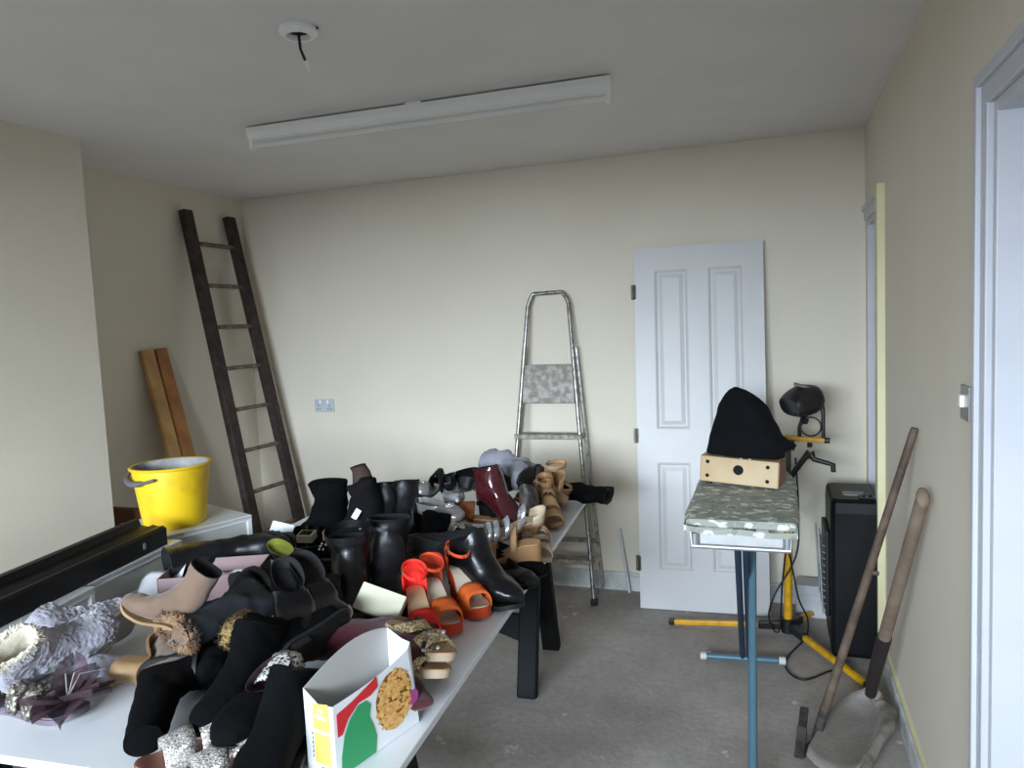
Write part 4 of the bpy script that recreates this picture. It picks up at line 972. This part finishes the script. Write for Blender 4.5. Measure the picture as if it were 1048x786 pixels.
# local x runs along the picture face, local y into the box; the top edge is cut at a slant
FWD, FD = fr.length, .078
shell = MB()
fl_, fr_ = (0, 0, 0), (FWD, 0, 0)
topf = [(FWD*u, 0, .142+.008*u+.028*u**3) for u in [k/10 for k in range(11)]]
topf[-1] = (FWD*.96, .006, topf[-1][2])
topb = [(FWD*u, FD, 0.160+.045*math.sin(PI*u*.75)) for u in [k/10 for k in range(11)]]
shell.add([fl_, fr_]+[t for t in reversed(topf)], [tuple(range(13))])
shell.build('front_face', CW, cz, solid=.0012)
bk_ = MB().add([(0, FD, 0), (FWD, FD, 0)]+[t for t in reversed(topb)], [tuple(range(13))]); bk_.build('back_face', CI, cz, solid=.0012)
sd_ = MB().add([(0, 0, 0), (0, FD, 0), topb[0], (0, FD*.5, .138), topf[0]], [(0, 1, 2, 3, 4)]); sd_.build('side_face', CW, cz, solid=.0012)
sd2 = MB().add([(FWD, 0, 0), (FWD, FD, 0), topb[-1], (FWD, FD*.5, .176), topf[-1]], [(0, 1, 2, 3, 4)]); sd2.build('side_face', CW, cz, solid=.0012)
MB().add([(0, 0, .001), (FWD, 0, .001), (FWD, FD, .001), (0, FD, .001)], [(0, 1, 2, 3)]).build('base', CI, cz, solid=.0012)
KX, KZ = FWD/.2, .74
def flat(name, pts, m_, y=-.0016, par=cz, face='f', depth=.0004):
    pts = [(a*(KX if face == 'f' else .86), b_*KZ) for a, b_ in pts]
    f_ = (lambda v: Vector((v.x, y-v.z, v.y))) if face == 'f' else (lambda v: Vector((y-v.z, v.x, v.y)))
    return MB().prism(pts, 0, depth, f_).build(name, m_, par)
def blob(cx, cy, rx, ry, n=28, wob=0, ph=0): return [(cx+rx*(1+wob*math.sin(5*2*PI*k/n+ph))*math.cos(2*PI*k/n), cy+ry*(1+wob*math.sin(3*2*PI*k/n+ph))*math.sin(2*PI*k/n)) for k in range(n)]
GRN = mat('print_green', (46, 150, 92), .45, var=.03); RDP = mat('print_red', (206, 34, 44), .45, var=.03); YLP = mat('print_yellow', (222, 190, 96), .5, var=.06); PNK = mat('print_pink', (176, 72, 140), .45)
DKP = mat('print_dark', (60, 44, 60), .5)
# printed shapes: plain green sweep and red corner patch, bowlful of flakes
flat('green_print', [(.010, .002), (.012, .05), (.020, .10), (.034, .135), (.054, .158), (.072, .158), (.082, .140), (.078, .11), (.086, .08), (.092, .045), (.088, .002)], GRN)
flat('red_print', [(.006, .108), (.006, .168), (.040, .178), (.078, .196), (.098, .206), (.100, .176), (.082, .164), (.054, .164), (.030, .140), (.016, .108)], RDP, -.0021)
pic = flat('flake_picture', blob(.138, .115, .044, .082, wob=.03), mat('flake_shadow_brown', (150, 96, 34), .6, scale=90, col2=(110, 66, 24)), -.0017)
FLK = mat('golden_flakes', (232, 184, 112), .55, scale=120, col2=(204, 146, 76)); fm = MB(); rr = random.Random(3)
for k in range(190):
    q = rr.random()*2*PI; d = math.sqrt(rr.random()); cx_, cy_ = .138+.042*d*math.cos(q), .115+.08*d*math.sin(q); an = rr.random()*PI; w_, h_ = .003+.003*rr.random(), .006+.004*rr.random()
    pts = [(cx_+w_*math.cos(t)*math.cos(an)-h_*math.sin(t)*math.sin(an), cy_+w_*math.cos(t)*math.sin(an)+h_*math.sin(t)*math.cos(an)) for t in [2*PI*i/7 for i in range(7)]]
    yy = -.0022-.0006*rr.random()
    fm.prism(pts, 0, .0003, lambda v, yy=yy: Vector((v.x*KX, yy-v.z, v.y*KZ)))
fl_o = fm.build('flakes', FLK, pic); fl_o['kind'] = 'stuff'
flat('pink_print', blob(.186, .085, .014, .022), PNK)
flat('grey_mark', blob(.191, .045, .005, .007), mat('print_grey', (150, 152, 150), .5))
# side panel
flat('yellow_panel', [(.012, .028), (.062, .028), (.062, .110), (.012, .110)], YLP, -.0016, face='s')
flat('yellow_panel', [(.010, .120), (.064, .118), (.062, .185), (.012, .195)], YLP, -.0016, face='s')
flat('pink_print', blob(.030, .012, .020, .010), PNK, -.0016, face='s')
for k in range(6): flat('print_marks', [(.066, .04+.012*k), (.0685, .04+.012*k), (.0685, .047+.012*k), (.066, .047+.012*k)], DKP if k % 2 else PNK, -.0017, face='s')
def words(txt, s, y, z, m_, nm):
    cu = bpy.data.curves.new(nm, 'FONT'); cu.body = txt; cu.size = s; cu.align_x = 'CENTER'; cu.extrude = .0002; cu.resolution_u = 2
    o = bpy.data.objects.new(nm+'_tmp', cu); C.objects.link(o)
    me = o.to_mesh(); mm = bpy.data.meshes.new(nm); bmm = bmesh.new(); bmm.from_mesh(me); bmm.to_mesh(mm); bmm.free(); o.to_mesh_clear(); bpy.data.objects.remove(o)
    ob = bpy.data.objects.new(nm, mm); C.objects.link(ob); mm.materials.append(m_); ob.parent = cz
    ob.rotation_euler = (PI/2, 0, -PI/2); ob.location = (-.0024, y, z); return ob
words('MY', .012, .032, .123, CW, 'lettering'); words('PERKS', .012, .032, .110, CW, 'lettering')
# ---------------- left and near part of the heap
lay(boot('long_boot', 'long black boot lying flat at the left, shaft end towards the bucket', H=.38, L=.25, sd=.16, sw=.045, up=BLEATH2, crumple=.006, lining_drop=.12), 240, 565, Z+.05, yawpx(290, 560, 175, 585), 1)
g_ = pump('court_shoe', 'black shoe with lime green lining behind the pink shoe box', hh=.03, up=BLEATH2, ins=LIME, heel='block')
place(g_, 298, 570, Z+.065, -25, 0, 26, scale=.85)
place(boot('ankle_boot', 'black ankle boot lying under the shoe with the lime lining', H=.17, L=.25, up=BSUE, hh=.03, closed=True), 300, 592, Z, 20, 0, 75)
card = MB().box((0, 0, 0), (.09, .004, .06), Matrix.Rotation(.25, 3, 'Y')).build('paper_card', mat('white_card', (220, 224, 226), .7), bevel=.001); card.location = px(288, 543, Z+.085); card.rotation_euler = (-.5, 0, .3); tag(card, 'white folded card sticking up behind the black lying boot', 'card')
cb2 = thing('small_box', 'small open cream box by the far left black boots', 'box')
MB().box((0, 0, .0), (.06, .05, .03)).build('carton', _m['cream_card'], cb2, bevel=.002); MB().box((0, .0, .0155), (.045, .036, .002)).build('opening', LIN, cb2)
place(cb2, 314, 549, Z+.06, 10, 0, 10)
# patent pumps
for n_, (x_, y_, lab) in enumerate(((301, 613, 'shiny black patent shoe with gold heel, left of the pair'), (325, 603, 'shiny black patent shoe with gold heel, right of the pair'))):
    place(pump('patent_shoe', lab, 'shoe', L=.25, hh=.05, up=BPAT, hl=GOLDT, so=RUB, toe='round', heel='slim', throat=.50, side=.046, group='pair of patent shoes'), x_, y_+2, Z+.09, yawpx(300, 580, 345, 650)+8*n_, 4, 0, scale=1.2)
# pink shoe box with tissue
PKB = mat('dusty_pink_card', (136, 112, 112), .7, var=.06); TIS = mat('white_tissue', (232, 232, 236), .8, var=.05)
sb = thing('shoe_box', 'open dusty pink shoe box with white tissue paper', 'box')
def tray(mb, lx, ly, h, t=.004):
    mb.box((0, 0, t/2), (lx, ly, t))
    for s in (-1, 1): mb.box((s*(lx/2-t/2), 0, h/2), (t, ly, h)); mb.box((0, s*(ly/2-t/2), h/2), (lx-2*t, t, h))
mb_ = MB(); tray(mb_, .30, .19, .095); mb_.build('carton', PKB, sb, bevel=.001)
tm = MB(); tm.rings([[(-.13+.26*i/14, -.08+.16*j/8, .035+.05*math.sin(PI*j/8)*.6+.02*noise.noise(Vector((i*.5, j*.7, 1)))) for j in range(9)] for i in range(15)], False, False, False)
tm.build('tissue_paper', TIS, sb, smooth=True, solid=.001)
place(sb, 222, 594, Z, yawpx(155, 608, 270, 600), 0, 0)
tp2 = MB().rings([[(-.08+.16*i/8, .0+.13*j/6, .012*math.sin(i*.9)+.02*j/6) for j in range(7)] for i in range(9)], False, False, False).build('tissue_sheet', TIS, smooth=True, solid=.001)
tp2.location = px(160, 611, Z+.03); tp2.rotation_euler = (.25, -.3, .4); tag(tp2, 'white tissue sheet hanging out beside the taupe boots', 'tissue paper')
# taupe boots
place(boot('suede_boot', 'taupe suede boot on the pile, toe left, shaft leaning on the shoe box', H=.26, L=.24, hh=.03, sd=.105, sw=.045, up=TAUPE, so=STACK, hl=STACK, crumple=.007), 176, 614, Z+.085, 196, -34, 0, scale=.76)
lay(boot('suede_boot', 'taupe suede boot underneath, its tan block heel towards the front', H=.26, L=.24, hh=.08, sd=.11, sw=.04, up=TAUPE, so=STACK, hl=STACK, crumple=.007, heel='flare'), 182, 676, Z, 5, 1, scale=.9)
# fur trimmed boots
b = boot('fur_lined_boot', 'navy boot lying down with tan fur at its opening', H=.27, L=.24, sd=.17, sw=.03, up=NAVY, li=FURT, fur=FURT, crumple=.014, so=RUB, trimz=.022, fat=.95)
lay(b, 230, 624, Z+.08, yawpx(285, 610, 195, 640), -1, 0, scale=1.12)
b = boot('fur_lined_boot', 'black boot with gold brown fur trim, left of the shiny patent shoes', H=.21, L=.25, sd=.14, sw=.03, up=BSUE, li=FURGOLD, fur=FURGOLD, crumple=.010, trimz=.03)
lay(b, 292, 644, Z+.06, yawpx(320, 650, 250, 640), -1, -10)
# black suede heap in front
lay(boot('suede_boot', 'black suede boot lying alone on the white table, shaft end to the front', H=.35, L=.24, sd=.075, sw=.03, up=BSUE, crumple=.004, closed=True, fat=.85), 174, 706, Z, yawpx(188, 650, 164, 750), 1)
place(boot('ankle_boot', 'low black suede boot, rounded toe pointing left, beside the boot lying alone', H=.13, L=.28, sd=.10, sw=.045, up=BSUE, hh=.02, crumple=.004, fat=1.1), 248, 688, Z+.01, yawpx(285, 665, 205, 718), -6, 10)
lay(boot('suede_boot', 'black suede boot crossing under the fur trimmed boots', H=.28, L=.25, sd=.12, sw=.035, up=BSUE, crumple=.008), 270, 668, Z, 15, -1)
b = pump('slip_on_shoe', 'black slip on shoe showing its leopard print lining', L=.25, hh=.012, up=BSUE, so=RUB, heel='block', toe='round', throat=.56, ins=mat('maroon_insole', (64, 42, 44), .7), side=.052)
lp = MB(); R_ = []
for k in range(9):
    u_ = k/4-1; R_.append([(-.012+.095*v_, .040*u_*(1-.15*v_), .070+.012*(1-u_*u_)-.020*v_-.02*(abs(u_) > .9)) for v_ in (0, .2, .4, .6, .8, 1)])
lp.rings(R_, False, False, False).build('leopard_lining', LEO, b, smooth=True, solid=.003)
place(b, 264, 714, Z+.06, yawpx(292, 690, 245, 735), 0, 0)
place(boot('ankle_boot', 'low black suede ankle boot between glitter sandals and cereal box', H=.13, L=.28, sd=.10, sw=.045, up=BSUE, hh=.02, crumple=.004, fat=1.1), 285, 736, Z+.01, yawpx(318, 700, 252, 765), 0, 0)
# glitter sandals
for n_, (x_, y_, yw, lab) in enumerate(((206, 757, 0, 'tan flat sandal with silver glitter straps, left of the pair'), (240, 777, -4, 'tan flat sandal with silver glitter straps, right of the pair'))):
    place(sandal('glitter_sandal', lab, L=.245, hh=.0, th=.022, so=mat('cork_tan_sole', (160, 118, 92), .6), ins=mat('brown_insole', (150, 100, 82), .55), straps=[dict(u=(.56, .80), h=.050, m=GLIT, s=.004), dict(u=(.34, .52), h=.058, m=GLIT, s=.004)], group='silver glitter sandals'), x_, y_, Z, yawpx(262, 748, 160, 782)+yw)
# fluffy slippers
def slipper(lab):
    b = boot('slipper_boot', lab, 'slipper', L=.26, H=.165, sd=.125, sw=.062, up=FURG, li=CRLIN, so=mat('pale_slipper_sole', (176, 170, 164), .8), crumple=.012, freq=16, fur=CRLIN, trimz=.02, hh=.004, hairs=500)
    for ch in b.children:
        if ch.name.startswith('upper'):
            ch.modifiers.new('subdivision', 'SUBSURF').levels = 2; ch.modifiers['subdivision'].render_levels = 2
            tx = bpy.data.textures.new('pile', 'CLOUDS'); tx.noise_scale = .009; tx.noise_depth = 2
            d = ch.modifiers.new('pile', 'DISPLACE'); d.texture = tx; d.strength = .010; d.mid_level = .3; d.texture_coords = 'LOCAL'
    return b
s1 = slipper('grey fluffy slipper boot with cream fleece inside, opening to the front')
MB().box((.09, .0, .11), (.03, .012, .002)).build('label', GOLDT, s1)
place(s1, 46, 664, Z, yawpx(30, 690, 100, 668), -18, 38, scale=1.08)
s2 = slipper('grey fluffy slipper boot lying behind, sole against the white unit')
place(s2, 88, 636, Z+.01, yawpx(60, 660, 120, 625), 0, -70, scale=1.02)
pl = pump('fluffy_slipper', 'flat grey fluffy slipper with tan sole in front of the slipper boots', 'slipper', L=.24, hh=.006, up=FURG, so=STACK, ins=CRLIN, heel='block', throat=.5)
place(pl, 92, 680, Z, yawpx(60, 672, 128, 682), 0, 0)
# mauve sandal with tulle flower and beaded strap
ms = sandal('flower_sandal', 'mauve flat sandal with grey beaded strap and a tulle flower', L=.26, hh=.0, th=.012, so=MAUV, ins=MAUV, straps=[dict(u=(.50, .62), h=.05, m=BEADG, s=.007), dict(u=(.28, .40), h=.05, m=BEADG, s=.007)], cup=(BEADG, .03))
TUL = mat('mauve_tulle', (66, 42, 52), .75, var=.25, scale=30, alpha=.80)
rr = random.Random(11)
for k in range(13):
    an = 2*PI*k/13+rr.uniform(-.2, .2); ln = rr.uniform(.075, .115); lift = rr.uniform(.1, .75); pm = MB(); R_ = []
    for i in range(9):
        t = i/8; w_ = .034*math.sin(PI*min(1, t*.92+.08))**.8+.002; r_ = ln*t
        z_ = .03+lift*ln*t-.45*ln*t*t*(1.2-lift)
        R_.append([(.215+r_*math.cos(an)-w_*e_*math.sin(an), r_*math.sin(an)+w_*e_*math.cos(an), max(.004, z_+.010*e_*e_+.006*math.sin(e_*4+k))) for e_ in (-1, -.5, 0, .5, 1)])
    pm.rings(R_, False, False, False).build('tulle_petal', TUL, ms, smooth=True)
for k in range(3):
    an = 1.2+.6*k; MB().tube([(.215, 0, .04), (.215+.03*math.cos(an), .03*math.sin(an), .085), (.215+.085*math.cos(an), .085*math.sin(an), .075)], [.0018, .0014, .0008], 5).build('feather_stem', GEM, ms, smooth=True)
place(ms, 52, 706, Z, yawpx(0, 706, 75, 716), 0, 0)

lay(boot('suede_boot', 'black suede boot lying low between patent shoes and leather boots', H=.24, L=.25, sd=.12, sw=.03, up=BSUE, crumple=.008), 322, 577, Z, -70, 1)
lay(boot('leather_boot', 'black leather boot lying low beside the cream box', H=.22, L=.25, sd=.12, sw=.03, up=BLEATH2, crumple=.008, hh=.02), 372, 628, Z, 160, -1)
place(boot('ankle_boot', 'navy black ankle boot standing left of the cream box', H=.15, L=.25, sd=.12, sw=.05, up=NAVY, crumple=.008, fat=1.3), 338, 622, Z, -50, 0, 0)
place(boot('ankle_boot', 'black suede ankle boot standing under the silver court shoes', H=.14, L=.25, sd=.13, sw=.055, up=BSUE, crumple=.008, fat=1.4), 440, 548, Z, -90, 0, 0)
